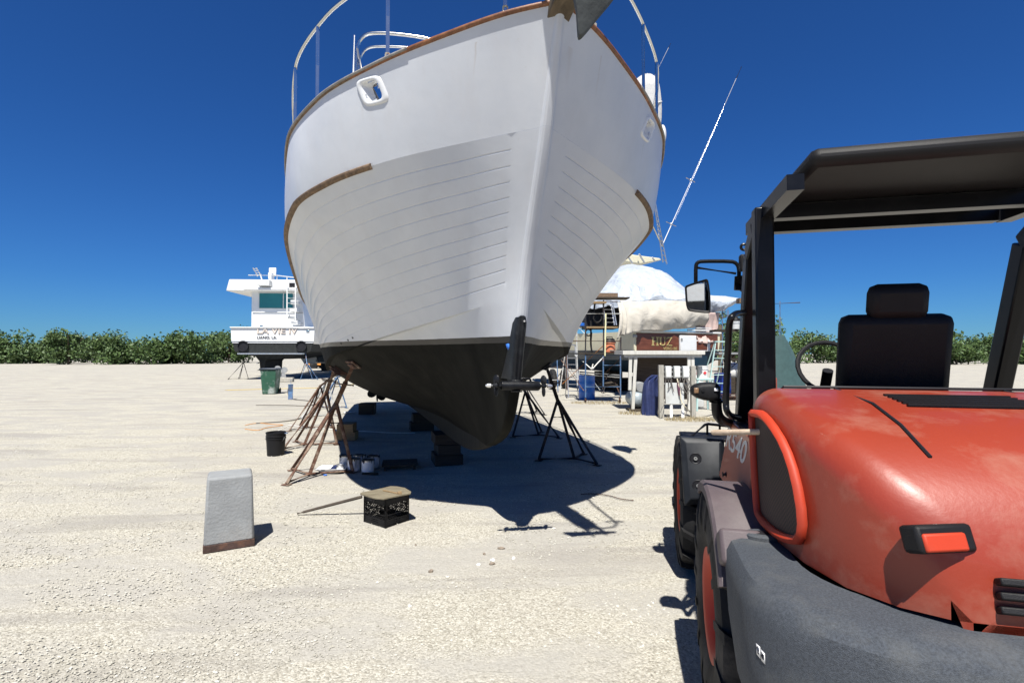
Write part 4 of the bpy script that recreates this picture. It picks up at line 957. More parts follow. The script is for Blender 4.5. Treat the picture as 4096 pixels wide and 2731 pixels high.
# orange bodywork
ELL = .63
side_px = [(2918, 1681), (3015, 1760), (3003, 1900), (2990, 2060), (2985, 2155), (2969, 2056), (2920, 1975), (2875, 1900)]
P = [LP(x, y, ELL) for x, y in side_px]
for sd in (1, -1):
    m = MB(); q = [Vector((p.x * sd, p.y, p.z)) for p in P]; m.prism(q, (.05 * sd, 0, 0)); pan = m.build('side_panel', 'loader_dusty', ld, bev=.008)
    if sd == 1:
        a, b = LP(2921, 1712, ELL), LP(2975, 1838, ELL)
        o = text_mesh('R540', 1, 'lettering', 'decal_silver', pan, (0, 0, 0), (0, 0, 0), .004, 0, 1, .012)
        A_, B_, C_ = LP(2904, 1782, ELL), LP(2977, 1860, ELL), LP(2917, 1706, ELL)
        co = np.array([v.co[:] for v in o.data.vertices]); lo, hi = co.min(0), co.max(0)
        for v in o.data.vertices:
            u_, k_ = (v.co.x - lo[0]) / (hi[0] - lo[0]), (v.co.y - lo[1]) / (hi[1] - lo[1]); p_ = A_ + (B_ - A_) * u_ + (C_ - A_) * k_; v.co = Vector((p_.x - .003 + (.002 if v.co.z < 0 else 0), p_.y, p_.z))
        m = MB(); c = LP(2905, 1897, ELL); m.cyl(c, c + Vector((-.02, 0, 0)), .018, 12); m.build('latch', 'label_black', pan, bev=.003)
top = [P[0], P[1]]
m = MB(); m.prism([Vector((-.62, P[0].y, P[0].z - .03)), Vector((.62, P[0].y, P[0].z - .03)), Vector((.62, P[1].y + .02, P[1].z - .01)), Vector((-.62, P[1].y + .02, P[1].z - .01))], (0, 0, .03)); m.build('deck_plate', 'black_plastic', ld)
# engine hood: rounded loft from behind the cab to the rear, mesh grilles set in bright frames
m = MB(); rows = []
fa = P[1].y + .05
secs = []
for f, hwid, ztop, zlow in ((fa, .62, 1.50, 1.0), (fa - .12, .625, 1.50, .965), (-.45, .62, 1.47, .96), (-.65, .585, 1.42, .96), (-.82, .52, 1.35, .96), (-.93, .43, 1.25, .965), (-.985, .34, 1.12, .97), (-1.0, .30, 1.0, .975)):
    sec = [Vector((-hwid, f, zlow))]
    for k in range(9):
        t = math.pi / 2 * k / 8; rcx = .10; sec.append(Vector((-hwid + rcx * (1 - math.cos(t)) , f, ztop - rcx * (1 - math.sin(t)))))
    sec += [Vector((-v.x, v.y, v.z)) for v in sec[::-1]]; rows.append(sec)
m.grid(rows); m.add(rows[0], [tuple(range(len(rows[0])))]); m.add(rows[-1], [tuple(range(len(rows[-1])))])
hood = m.build('engine_hood', 'loader_orange', ld, sharp=50)
for sd in (1, -1):
    fr = [(fa - .10, 1.40), (-.42, 1.42), (-.62, 1.30), (-.70, 1.05), (-.55, 1.0), (-.30, .99), (fa - .17, 1.03)]
    def hx(f, z): return -sd * (.645 if f > -.45 else .645 - (abs(f) - .45) * .22)
    loop = smooth([Vector((hx(f, z), f, z)) for f, z in fr + fr[:1]], 2)[:-1]
    m = MB(); m.tube(loop, .017, 6, closed=True); fo = m.build('grille_frame', 'rim_orange', hood, sharp=60)
    m = MB(); c = sum(loop, Vector()) / len(loop); lo2 = [p + Vector((.006 * sd, 0, 0)) for p in loop]; m.add(lo2 + [c + Vector((.006 * sd - sd * .012, 0, 0))], [(i, (i + 1) % len(loop), len(loop)) for i in range(len(loop))]); m.build('mesh_grille', 'grille', hood) if 'grille' in MATS else m.build('mesh_grille', 'black_plastic', hood)
for z_ in (1.015, 1.05, 1.085): m = MB(); m.box((0, -1.005, z_), (.5, .03, .018), rotm(R(-25), 0, 0)); m.build('louvre', 'black_plastic', hood, bev=.004)
m = MB(); m.tube([Vector((-.62 + .02, fa - .01, 1.40)), Vector((-.50, fa - .01, 1.508)), Vector((.50, fa - .01, 1.508)), Vector((.60, fa - .01, 1.40))], .006, 5); m.build('seam', 'label_black', hood)
for x_ in (-.3, .3): m = MB(); m.tube([Vector((x_, f_, z_ + .004)) for f_, z_ in ((fa, 1.50), (-.45, 1.47), (-.65, 1.42), (-.82, 1.35))], .005, 5); m.build('seam', 'label_black', hood)
for x_ in (-.36, .36):
    m = MB(); m.box((x_, -.97, 1.17), (.16, .06, .07), rotm(R(-18), 0, R(-20 if x_ > 0 else 20))); tl_ = m.build('tail_lamp_housing', 'black_plastic', hood, bev=.01)
    m = MB(); m.box((x_, -1.0, 1.17), (.12, .02, .045), rotm(R(-18), 0, R(-20 if x_ > 0 else 20))); m.build('tail_lamp', 'rim_orange', tl_, bev=.006)
m = MB(); m.tube(smooth([Vector((-.09, -.90, 1.30)), Vector((-.09, -.95, 1.33)), Vector((.09, -.95, 1.33)), Vector((.09, -.90, 1.30))], 1), .010, 8); m.build('hood_handle', 'black_plastic', hood)
for k_ in range(6): m = MB(); m.bb(-.2, .2, -.30 - .035 * k_, -.285 - .035 * k_, 1.47, 1.497 - .004 * k_); m.build('louvre', 'black_plastic', hood)
m = MB(); m.cyl((.42, -.2, 1.49), (.42, -.2, 1.78), .035, 14); m.build('exhaust_stack', 'rust_dark', hood)
# cab / ROPS
blk = 'black_paint'
def post(pts, w_, h_, name='cab_pillar', mt=blk, both=True):
    for sd in ((1, -1) if both else (1,)):
        m = MB(); q = [Vector((p.x * sd, p.y, p.z)) for p in pts]
        for a, b in zip(q, q[1:]): m.beam(a, b, w_, h_, up=(0, 1, 0))
        m.build(name, mt, ld, bev=.008)
pb, pt = LP(2972, 1700, .56), LP(3012, 1020, .56); pe = LP(3040, 915, .56)
post([pb, pt, pe], .075, .085)
rb = Vector((-.56, -.02, 1.30)); rt = Vector((-.56, -.02, 2.31)); post([rb, rt], .08, .08)
m = MB(); m.bb(-.5, .5, -.5, .33, 2.33, 2.40); m.build('cab_roof', 'black_plastic', ld, bev=.03)
m = MB(); m.bb(-.34, .34, -.4, .2, 2.40, 2.43); m.build('roof_pad', 'fender_brown', ld, bev=.012)
m = MB(); m.beam((-.54, -.45, 2.29), (-.54, .3, 2.29), .06, .06); m.beam((.54, -.45, 2.29), (.54, .3, 2.29), .06, .06); m.beam((-.56, 0, 2.29), (.56, 0, 2.29), .06, .06); m.beam((-.5, .28, 2.29), (.5, .28, 2.29), .06, .06); m.build('roof_frame', blk, ld)
m = MB(); m.bb(-.50, .50, .05, 1.2, .96, 1.22); m.build('cab_floor', 'black_plastic', ld, bev=.02)
m = MB(); m.bb(-.25, .25, .12, .58, 1.22, 1.38); m.build('seat_cushion', 'black_plastic', ld, bev=.05); m = MB(); m.box((0, .12, 1.60), (.44, .10, .46), rotm(R(10), 0, 0)); m.box((0, .06, 1.88), (.24, .08, .16), rotm(R(10), 0, 0)); m.build('seat_back', 'black_plastic', ld, bev=.05)
m = MB(); m.cyl((0, 1.1, 1.2), (0, .92, 1.55), .03, 10); m.tube([Vector((.17 * math.cos(t), .9 + .08 * math.sin(t), 1.57 + .15 * math.sin(t))) for t in np.linspace(0, 6.28, 25)[:-1]], .014, 8, closed=True); m.build('steering_wheel', 'black_plastic', ld)
# orange box with danger label inside the cab
a, b = LF(2990, 1507, 1.0), LF(3110, 1612, 1.0)
m = MB(); m.bb(a.x, b.x, .99, 1.2, b.z, a.z); m.build('console_box', 'loader_orange', ld, bev=.012)
box = COL.objects.get('console_box')
a, b = LF(3014, 1527, .985), LF(3066, 1604, .985)
m = MB(); m.bb(a.x, b.x, .982, .988, b.z, a.z); dl = m.build('danger_label', 'label_black', box)
m = MB(); hz = a.z - b.z; m.bb(a.x + .003, b.x - .003, .979, .983, b.z + hz * .32, a.z - hz * .22); m.build('pictogram_field', 'label_white', dl)
m = MB(); m.bb(a.x + .003, b.x - .003, .979, .983, a.z - hz * .20, a.z - .003); m.build('red_band', 'red_label', dl)
text_mesh('DANGER', .017, 'lettering', 'label_white', dl, (a.x + .022, .977, a.z - hz * .16), (math.pi / 2, 0, 0), .0005)
m = MB(); cx, cz = (a.x + b.x) / 2, b.z + hz * .55
m.bb(cx - .022, cx - .004, .975, .979, cz - .008, cz + .008)
for dx, dz in ((.03, .02), (.03, -.018), (-.028, -.016), (.018, .03), (.036, .002)): m.beam(Vector((cx, .977, cz)), Vector((cx + dx, .977, cz + dz)), .003, .006)
m.build('symbol', 'label_black', dl)
m = MB(); m.bb(LP(2950, 1660, .56).x - .002, LP(2950, 1660, .56).x + .07, P[0].y - .30, P[0].y - .02, P[0].z + .0, P[0].z + .012); m.build('step_pad', 'black_plastic', ld)
m = MB(); c = LP(2985, 1693, .5); m.box(c, (.05, .06, .003)); m.build('yellow_sticker', 'label_yellow', ld)
q = [LP(2986, 1700, .42), LP(2988, 1652, .42), LP(2997, 1648, .42), LP(3012, 1668, .42), LP(3012, 1712, .42)]
m = MB(); m.tube(smooth(q, 1), .014, 8); m.build('handle', 'black_plastic', ld, sharp=60)
# grab rail
q = [LP(2975, 1251, .60), LP(2945, 1253, .66), LP(2925, 1268, .70), LP(2917, 1292, .70), LP(2913, 1380, .70), LP(2905, 1560, .70), LP(2903, 1620, .70), LP(2907, 1645, .70), LP(2922, 1663, .66), LP(2955, 1669, .60)]
m = MB(); m.tube(smooth(q, 2), .0155, 10); m.build('grab_rail', blk, ld, sharp=60)
# lamp arm and lamp pod
q = [LP(2925, 1692, .62), LP(2895, 1686, .68), LP(2872, 1665, .72), LP(2866, 1635, .73), LP(2866, 1590, .73)]
m = MB(); m.tube(smooth(q, 2), .026, 12); m.cyl(LP(2867, 1608, .73), LP(2867, 1599, .73), .036, 14); m.build('lamp_arm', blk, ld, sharp=60)
fpod = LP(2866, 1590, .73).y
m = MB(); rows = []
outl = [(2759, 1558), (2763, 1545), (2775, 1536), (2800, 1529), (2840, 1527), (2868, 1531), (2880, 1545), (2882, 1565), (2880, 1590), (2870, 1600), (2850, 1603), (2815, 1600), (2785, 1591), (2765, 1577)]
oc = LF(2825, 1565, fpod)
for k, dy in ((.0, -.055), (.55, -.055), (.8, -.05), (.95, -.03), (1, 0), (.9, .05), (.6, .085), (0, .09)):
    rows.append([oc + (LF(x, y, fpod) - oc) * k + Vector((0, dy, 0)) for x, y in outl])
m.grid(rows, True); pod = m.build('lamp_pod', 'black_plastic', ld, sharp=60)
m = MB(); a, b = LF(2776, 1551, fpod - .06), LF(2795, 1573, fpod - .06); m.bb(a.x, b.x, fpod - .064, fpod - .045, b.z, a.z); m.build('amber_lens', 'lens_amber', pod, bev=.004)
m = MB(); c = LF(2812, 1560, fpod - .055); m.cyl(c, c + Vector((0, -.006, 0)), .008, 12); m.build('screw', 'black_plastic', pod)
m = MB(); m.bb(*sorted((LF(2857, 1553, fpod - .06).x, LF(2873, 1566, fpod - .06).x)), fpod - .062, fpod - .05, LF(2857, 1564, fpod - .06).z, LF(2857, 1552, fpod - .06).z); m.build('white_mark', 'label_white', pod, bev=.002)
# mirror and its bracket
fm = .88
q = [LF(2783, 1140, fm), LF(2783, 1062, fm), LF(2790, 1050, fm), LF(2806, 1045, fm), LF(2925, 1045, fm), LF(2946, 1053, fm), LF(2956, 1072, fm), LF(2956, 1112, fm)]
m = MB(); m.tube(smooth(q, 1), .012, 10); m.tube([LF(2790, 1071, fm), LF(2944, 1094, fm)], .008, 8); m.cyl(LF(2956, 1106, fm), LF(2953, 1160, fm), .026, 12); m.beam(LF(2955, 1120, fm), LF(2985, 1120, fm), .04, .05); m.beam(LF(2960, 1150, fm), LF(2985, 1165, fm), .03, .03)
mb = m.build('mirror_bracket', blk, ld, sharp=60)
out = [(2738, 1150), (2743, 1143), (2818, 1119), (2826, 1119), (2832, 1128), (2840, 1190), (2840, 1248), (2836, 1255), (2760, 1247), (2749, 1240), (2742, 1215)]
oc = LF(2790, 1190, fm); rows = []
for k, dy in ((.86, -.036), (.96, -.042), (1, -.034), (1, -.01), (.85, .03), (.5, .05), (0, .055)): rows.append([oc + (LF(x, y, fm) - oc) * k + Vector((0, dy, 0)) for x, y in smooth([Vector((a, b, 0)) for a, b in out + out[:1]], 1)[:-1] for x, y in ((x, y),)] if False else [oc + (LF(p.x, p.y, fm) - oc) * k + Vector((0, dy, 0)) for p in smooth([Vector((a, b, 0)) for a, b in out + out[:1]], 1)[:-1]])
m.grid(rows, True); mir = m.build('mirror_housing', 'black_plastic', ld, sharp=50)
m = MB(); g = rows[0]; tilt = [v + Vector((0, .002 - .0 * v.x, 0)) for v in g]; m.add(tilt, [tuple(range(len(tilt)))]); m.build('mirror_glass', 'mirror_glass', mir)
m = MB(); a = LF(2965, 1052, .80); m.box(LF(2975, 1052, .80), (.05, .06, .10)); m.build('work_lamp', 'black_plastic', ld, bev=.01)
m = MB(); c = LF(2985, 988, .6); m.tube([c + Vector((-.012 + .016 * math.cos(t), 0, .016 * math.sin(t))) for t in np.linspace(0, 6.28, 17)[:-1]], .008, 8, closed=True); m.bb(c.x, c.x + .08, c.y - .008, c.y + .008, c.z - .012, c.z + .012); m.build('lifting_lug', blk, ld)
m = MB(); m.box(LF(3045, 925, .3), (.08, .10, .09)); m.build('work_lamp', 'black_plastic', ld, bev=.01)
# front fender: angular panel facing back, with two recessed bolts
def fq(px, py, f): return LF(px, py, f)
for sd in (1, -1):
    A = [fq(2720, 1746, 1.28), fq(2722, 1752, 1.28), fq(2738, 2022, 1.20), fq(2790, 2000, 1.20), fq(2900, 1990, 1.22), fq(2900, 1756, 1.30)]
    m = MB(); q = [Vector((v.x * sd if sd < 0 else v.x, v.y, v.z)) for v in (A[0], A[2], A[3], A[4], A[5])]
    A2 = [fq(2721, 1747, 1.28), fq(2738, 2022, 1.20), fq(2898, 2005, 1.22), fq(2898, 1756, 1.30)]
    q = [Vector((v.x * (1 if sd > 0 else -1), v.y, v.z)) for v in A2]
    B1 = [fq(2744, 1770, 1.255), fq(2762, 1995, 1.175), fq(2880, 1990, 1.19), fq(2880, 1772, 1.265)]; b1 = [Vector((v.x * (1 if sd > 0 else -1), v.y, v.z)) for v in B1]
    m.add(q + b1 + [v + Vector((0, .06, 0)) for v in q], [(0, 1, 5, 4), (1, 2, 6, 5), (2, 3, 7, 6), (3, 0, 4, 7), (4, 5, 6, 7), (0, 8, 9, 1), (1, 9, 10, 2), (2, 10, 11, 3), (3, 11, 8, 0)])
    ff = m.build('front_fender', 'fender_black', ld, bev=.006) if 'fender_black' in MATS else m.build('front_fender', 'black_plastic', ld, bev=.006)
    if sd == 1:
        for px, py in ((2784, 1836), (2792, 1940)):
            c = fq(px, py, 1.20 + .00 * py) ; c.y = b1[0].y + (b1[1].y - b1[0].y) * (py - 1770) / 225. - .002
            m = MB(); m.lathe([(.040, 0), (.036, .004), (.022, -.006), (.0, -.008)], c, (0, -1, 0), 24); re_ = m.build('bolt_recess', 'label_black', ff)
            m = MB(); m.lathe([(.012, .004), (.012, .010), (.006, .010), (.005, .004), (0, .004)], c, (0, -1, 0), 16); m.build('bolt', 'galvanised', re_)
    m = MB(); m.bb(*sorted((-.81 * sd, -.45 * sd)), 1.32, 1.62, 1.03, 1.055); m.build('fender_top', 'black_plastic', ld, bev=.008)
q = [LF(2762, 1748, 1.36), LF(2820, 1698, 1.46), LF(2832, 1695, 1.5), LF(2905, 1703, 1.62), LF(2960, 1715, 1.9)]
m = MB(); m.tube(q, .010, 8); m.tube([LF(2829, 1700, 1.5), LF(2829, 1757, 1.5)], .008, 6); m.tube([LF(2879, 1702, 1.58), LF(2879, 1757, 1.58)], .008, 6); m.build('step_rail', blk, ld, sharp=60)
# boom arms and bucket ahead of the cab
for sd in (1, -1):
    m = MB(); m.prism([Vector((sd * .24, 1.35, 1.25)), Vector((sd * .24, 1.5, 1.38)), Vector((sd * .24, 2.6, .95)), Vector((sd * .24, 3.05, .35)), Vector((sd * .24, 2.9, .25)), Vector((sd * .24, 2.45, .75)), Vector((sd * .24, 1.4, 1.10))], (sd * .07, 0, 0)); m.build('boom_arm', 'loader_orange', ld, bev=.01)
    m = MB(); m.bb(sd * .2 - .04, sd * .2 + .04, 1.3, 1.6, .9, 1.35); m.build('boom_post', 'loader_orange', ld, bev=.01)
m = MB(); sec = [(3.05, .55), (3.02, .3), (3.1, .12), (3.3, .05), (3.75, .03), (3.75, .05), (3.3, .08), (3.14, .16), (3.07, .32), (3.10, .55)]
m.prism([Vector((-.70, y, z)) for y, z in sec], (1.4, 0, 0)); m.prism([Vector((-.71, y, z)) for y, z in ((3.05, .55), (3.02, .3), (3.1, .12), (3.3, .05), (3.75, .03), (3.5, .35))], (.02, 0, 0)); m.prism([Vector((.69, y, z)) for y, z in ((3.05, .55), (3.02, .3), (3.1, .12), (3.3, .05), (3.75, .03), (3.5, .35))], (.02, 0, 0)); m.build('loader_bucket', 'dark_bottom', ld)
# broom handle poking out over the side
m = MB(); a, b = LM @ LP(2846, 1729, .80), LM @ LP(3014, 1727, .655); d_ = (b - a).normalized(); m.tube([a, a + d_ * .006, a + d_ * .015, b + d_ * .25], [.007, .011, .012, .0125], 14); tag(m.build('broomstick', 'handle_wood', sharp=60), 'pale wooden tool handle lying across the orange loader, sticking out to the left', 'handle')

# ================================================================ LEFT EDGE OBJECT
c = Vector((-2.2, 4.44, 0)); m = MB(); b_ = thing('tapered_block', 'grey tapered block with dark rusty foot standing at the left edge of the photo', 'block', (-2.53, 4.485, 0), R(28.6))
m.box((.07, 0, .33), (.38, .34, .56), taper=.90); m.build('block_body', 'concrete', b_, bev=.02); m = MB(); m.box((.07, 0, .03), (.385, .345, .06)); m.build('block_foot', 'rust_dark', b_, bev=.004)

# ================================================================ LEFT BACKGROUND
YT = 33.0
yl = thing('sport_yacht', 'white sportfishing yacht with black bottom and teal window, stern on at the left', 'boat', (-15.4, YT, 0), R(4))
YM = root_matrix(yl); YI = YM.inverted()
def yw(px, py, dy=0):      # picture point on the plane dy behind the transom
    o = YI @ Vector((0, 0, HC)); d = YI.to_3x3() @ ray(px, py); return o + d * ((dy - o.y) / d.y)
def hullsec(t):
    b = 2.62 * (1 - t**2.6) ** .6 if t > .25 else 2.62; k = 1 + .0 * t
    return [(-b, 3.30 + 1.1 * t * t), (-b * .985, 2.5 + .9 * t * t), (-b * .955, 2.30), (-b * .9 * (1 - .3 * t), 1.80), (-b * .45, 1.50 + .0 * t), (0, 1.30)]
for nm, mt, z0, z1 in (('topsides', 'white_gel', 0, 3), ('bottom', 'dark_bottom', 2, 6)):
    m = MB(); rows = []
    for t in np.linspace(0, .995, 16):
        s_ = hullsec(t)[z0:z1]; full = s_ + [(-x, z) for x, z in s_[::-1]] if nm == 'bottom' else s_
        if nm == 'bottom': full = s_ + [(-x, z) for x, z in s_[-2::-1]]
        rows.append([Vector((x, t * 13, z)) for x, z in full])
    if nm == 'bottom': m.grid(rows); m.add(rows[0], [tuple(range(len(rows[0])))])
    else:
        m.grid(rows); m.grid([[Vector((-v.x, v.y, v.z)) for v in r_] for r_ in rows])
        a = rows[0]; m.add([v for v in a] + [Vector((-v.x, v.y, v.z)) for v in a[::-1]], [(0, 1, 2, 3, 4, 5)])
    m.build(nm, mt, yl, sharp=30)
m = MB(); m.bb(-2.56, 2.56, -.02, .01, 2.30, 2.34); m.bb(-2.55, 2.55, -.02, .01, 2.42, 2.45); m.build('boot_stripe', 'label_black', yl)
m = MB(); m.bb(-2.66, 2.66, -.1, .5, 3.30, 3.38); m.build('cockpit_coaming', 'white_gel', yl, bev=.03)
m = MB(); m.bb(-2.45, 2.45, .5, 12, 3.2, 3.3); m.build('deck', 'white_gel', yl)
m = MB(); a, b = yw(1071, 1449, -.3), yw(1197, 1420, -.3); m.bb(-2.0, 2.0, -.45, 0, 1.62, 1.70); m.build('trim_tab', 'aluminium', yl)
for sd in (-1,): pass
m = MB(); e = yw(1206, 1384, -.03); m.lathe([(.30, 0), (.34, .02), (.34, .1), (.30, .1), (.28, .02), (0, .02)], e, (0, -1, 0), 24); m.build('exhaust', 'label_black', yl)
m = MB(); e2 = Vector((-e.x, e.y, e.z)); m.lathe([(.30, 0), (.34, .02), (.34, .1), (.30, .1), (.28, .02), (0, .02)], e2, (0, -1, 0), 24); m.build('exhaust', 'label_black', yl)
for px in (1046, 1231):
    m = MB(); m.box(yw(px, 1305 if px < 1100 else 1323, -.03), (.2, .05, .14)); m.build('hawse', 'steel', yl, bev=.02)
# lettering on the transom (outlined letters)
tr0 = yw(1025, 1334, -.05)
lt = text_mesh('LA VIE IV', .52, 'lettering', 'gold_pale', yl, (yw(1026, 1334, -.04).x, -.035, yw(1026, 1334, -.04).z), (math.pi / 2, 0, 0), .01, 0, 1.25, .012)
text_mesh('LA VIE IV', .52, 'lettering', 'white_gel', yl, (yw(1026, 1334, -.04).x + .012, -.055, yw(1026, 1334, -.04).z + .005), (math.pi / 2, 0, 0), .01, 0, 1.25, -.012)
text_mesh('LIANO, LA.', .235, 'lettering', 'label_black', yl, (yw(1027, 1354, -.04).x, -.035, yw(1027, 1354, -.04).z), (math.pi / 2, 0, 0), .01, 0, 1.1)
# deckhouse
x1 = yw(1214, 1250, 2.2).x
m = MB(); rows = []
z = lambda py, dy=2.2: yw(1100, py, dy).z
m.prism([Vector((-2.3, 2.2, 3.3)), Vector((-2.3, 2.2, z(1162))), Vector((x1 - .15, 2.2, z(1162))), Vector((x1 + .12, 2.2, 3.3))], (0, 7, 0)); hs_ = m.build('deckhouse', 'white_gel', yl, bev=.05)
m = MB(); a, b = yw(1038, 1173, 2.15), yw(1171, 1233, 2.15); m.bb(a.x, b.x, 2.14, 2.19, b.z, a.z); m.build('saloon_window', 'glass_teal', yl)
m = MB(); m.bb(a.x - .06, b.x + .06, 2.165, 2.20, b.z - .06, a.z + .06); m.bb((a.x * .28 + b.x * .72) - .03, (a.x * .28 + b.x * .72) + .03, 2.12, 2.14, b.z, a.z); m.build('window_frame', 'white_paint', yl)
m = MB(); m.bb(-2.2, x1 + .1, 2.17, 2.19, 3.35, 3.42); m.bb(-2.2, x1, 2.15, 2.19, 4.45, 4.48); m.build('moulding', 'galvanised', yl)
m = MB(); a, b = yw(1020, 1166, 1.6), yw(1217, 1155, 1.6); m.bb(-2.5, b.x, 1.4, 6, z(1166), z(1155)); m.build('bridge_deck', 'white_gel', yl, bev=.04)
m = MB(); a, b = yw(1100, 1165, 1.7), yw(1211, 1120, 1.7); m.prism([Vector((a.x - 3.2, 1.65, a.z)), Vector((b.x + .15, 1.65, a.z)), Vector((b.x, 1.65, b.z)), Vector((a.x - 3.0, 1.65, b.z))], (0, 4, 0)); m.build('bridge_coaming', 'white_gel', yl, bev=.06)
m = MB(); a, b = yw(1158, 1132, 1.6), yw(1180, 1150, 1.6); m.bb(a.x, b.x, 1.55, 1.63, b.z, a.z); m.build('vent', 'label_black', yl)
m = MB()
for i, (x0, x1_) in enumerate(((1037, 1087), )): a, b = yw(x0, 1122, 1.6), yw(x1_, 1146, 1.6); m.bb(a.x, b.x, 1.2, 1.62, b.z, a.z)
m.build('bait_station', 'white_paint', yl, bev=.03)
m = MB(); a, b = yw(1074, 1090, 2.5), yw(1088, 1118, 2.5); m.bb(a.x, b.x, 2.4, 3.0, b.z, a.z); m.box(((a.x + b.x) / 2, 2.9, a.z + .1), (.5, .1, .6)); m.build('helm_chair', 'white_gel', yl, bev=.05)
m = MB(); m.tube([yw(1024, 1072, 3), yw(1042, 1100, 3), yw(1048, 1120, 3)], .05, 8); m.tube([yw(1012, 1072, 3), yw(1030, 1105, 3)], .05, 8)
for k in range(4): m.tube([yw(1014 + k * 5, 1076 + k * 8, 3), yw(1030 + k * 5, 1074 + k * 8, 3)], .03, 6)
m.build('tower_leg', 'white_paint', yl)
m = MB(); rl = [yw(1107, 1125, 1.7), yw(1109, 1102, 1.7), yw(1183, 1111, 1.7), yw(1198, 1115, 1.7), yw(1205, 1125, 1.7)]; m.tube(rl, .035, 8)
for px in (1148, 1180): m.tube([yw(px, 1107, 1.7), yw(px, 1125, 1.7)], .03, 6)
m.tube([Vector((-2.3, 1.7, rl[1].z)), rl[1]], .035, 8); m.build('bridge_rail', 'white_paint', yl)
m = MB()
for px, p2 in ((1148, 1148), (1182, 1181)): m.tube([yw(px, 1112, 1.3), yw(p2, 1290, .9)], .035, 8)
for k in range(7): m.tube([yw(1148, 1172 + k * 20, 1.2), yw(1181, 1174 + k * 20, 1.2)], .028, 6)
m.build('ladder', 'white_paint', yl)
m = MB()
for k, (px, py) in enumerate(((1182, 1210), (1178, 1240), (1170, 1268), (1184, 1292))): a = yw(px, py, 1.6); m.box(a, (.5 , .5, .28))
m.build('bridge_steps', 'white_paint', yl, bev=.03)
m = MB(); m.cyl((-.9, -.15, 1.05), (-.9, 1.5, 1.25), .05, 8)
for px, py, in ((1121, 1490),): 
    c = yw(px, py, -.2)
    for k in range(4):
        th = math.pi / 2 * k + .6; poly = []
        for j in range(12):
            q = 2 * math.pi * j / 12; poly.append(c + Vector((math.cos(th), 0, math.sin(th))) * (.28 + .22 * math.cos(q)) + Vector((-math.sin(th), 0, math.cos(th))) * .2 * math.sin(q))
        m.prism(poly, (0, .04, 0))
    m.cyl(c + Vector((0, -.1, 0)), c + Vector((0, .2, .0)), .08, 10)
m.build('propeller', 'galvanised', yl)
m = MB(); a = yw(1050, 1432, .3); m.prism([a + Vector((-.45, 0, .1)), a + Vector((.45, 0, .1)), a + Vector((.18, 0, -.2)), a + Vector((.15, 0, -.72)), a + Vector((.4, 0, -.8)), a + Vector((-.4, 0, -.8)), a + Vector((-.15, 0, -.72)), a + Vector((-.2, 0, -.2))], (0, 3, 0)); m.build('keel', 'dark_bottom', yl, bev=.03)
for i, (lab, x, y_, tx, mt) in enumerate((('blue jack stand under the starboard quarter of the named yacht', -12.9, 33.2, -13.4, 'blue_iron'), ('black jack stand behind the blue one under the named yacht', -13.9, 35.5, -14.2, 'black_iron'), ('dark jack stand under the left side of the named yacht', -17.9, 33.6, -17.3, 'black_iron'))):
    jackstand('jack_stand', lab, (x, y_, 0), R(20) if i < 2 else R(170), (tx, y_ + .1, 1.75), mt, 'black_iron', 'jack stands under the yacht at the left', jt=1.1, scale=1.3, handle=False)
# wheelie bin
c = G(1068, 1577); bn = thing('wheelie_bin', 'green wheeled bin splashed with white paint and a dark lid', 'bin', (c.x, c.y + .3, 0), R(8))
m = MB(); m.add([Vector(v) for v in ((-.24, -.26, 0), (.24, -.26, 0), (.26, .28, 0), (-.26, .28, 0), (-.31, -.36, 1.0), (.31, -.36, 1.0), (.31, .36, 1.0), (-.31, .36, 1.0))], [(0, 1, 2, 3), (4, 5, 6, 7), (0, 1, 5, 4), (1, 2, 6, 5), (2, 3, 7, 6), (3, 0, 4, 7)]); m.build('bin_body', 'green_plastic', bn, bev=.03)
m = MB(); m.bb(-.34, .34, -.40, .42, 1.0, 1.06); m.build('lid', 'dark_lid', bn, bev=.02); m = MB(); m.cyl((.24, .26, .12), (.31, .26, .12), .12, 20); m.build('bin_wheel', 'rubber', bn); m = MB(); m.cyl((-.31, .26, .12), (-.24, .26, .12), .12, 20); m.build('bin_wheel', 'rubber', bn)
m = MB(); m.tube([(-.25, .38, .95), (-.25, .5, .95), (.25, .5, .95), (.25, .38, .95)], .015, 8); m.build('bin_handle', 'dark_lid', bn)
c = G(1140, 1527); m = MB(); m.box(c + Vector((0, 0, .13)), (.98, .3, .26), rotm(0, 0, .05)); tag(m.build('stone_block', 'bin_stone', bev=.03), 'long weathered stone block lying behind the blue cylinder', 'block')
c = G(1162, 1597); bc = thing('blue_cylinder', 'upright blue metal cylinder with a valve and hose between bin and stands', 'cylinder', (c.x, c.y, 0))
m = MB(); m.cyl((0, 0, 0), (0, 0, .55), .085, 20); m.build('cylinder_body', 'blue_iron', bc, bev=.006); m = MB(); m.cyl((0, 0, .55), (0, 0, .68), .02, 8); m.box((.02, 0, .70), (.10, .03, .03)); m.build('valve', 'galvanised', bc)
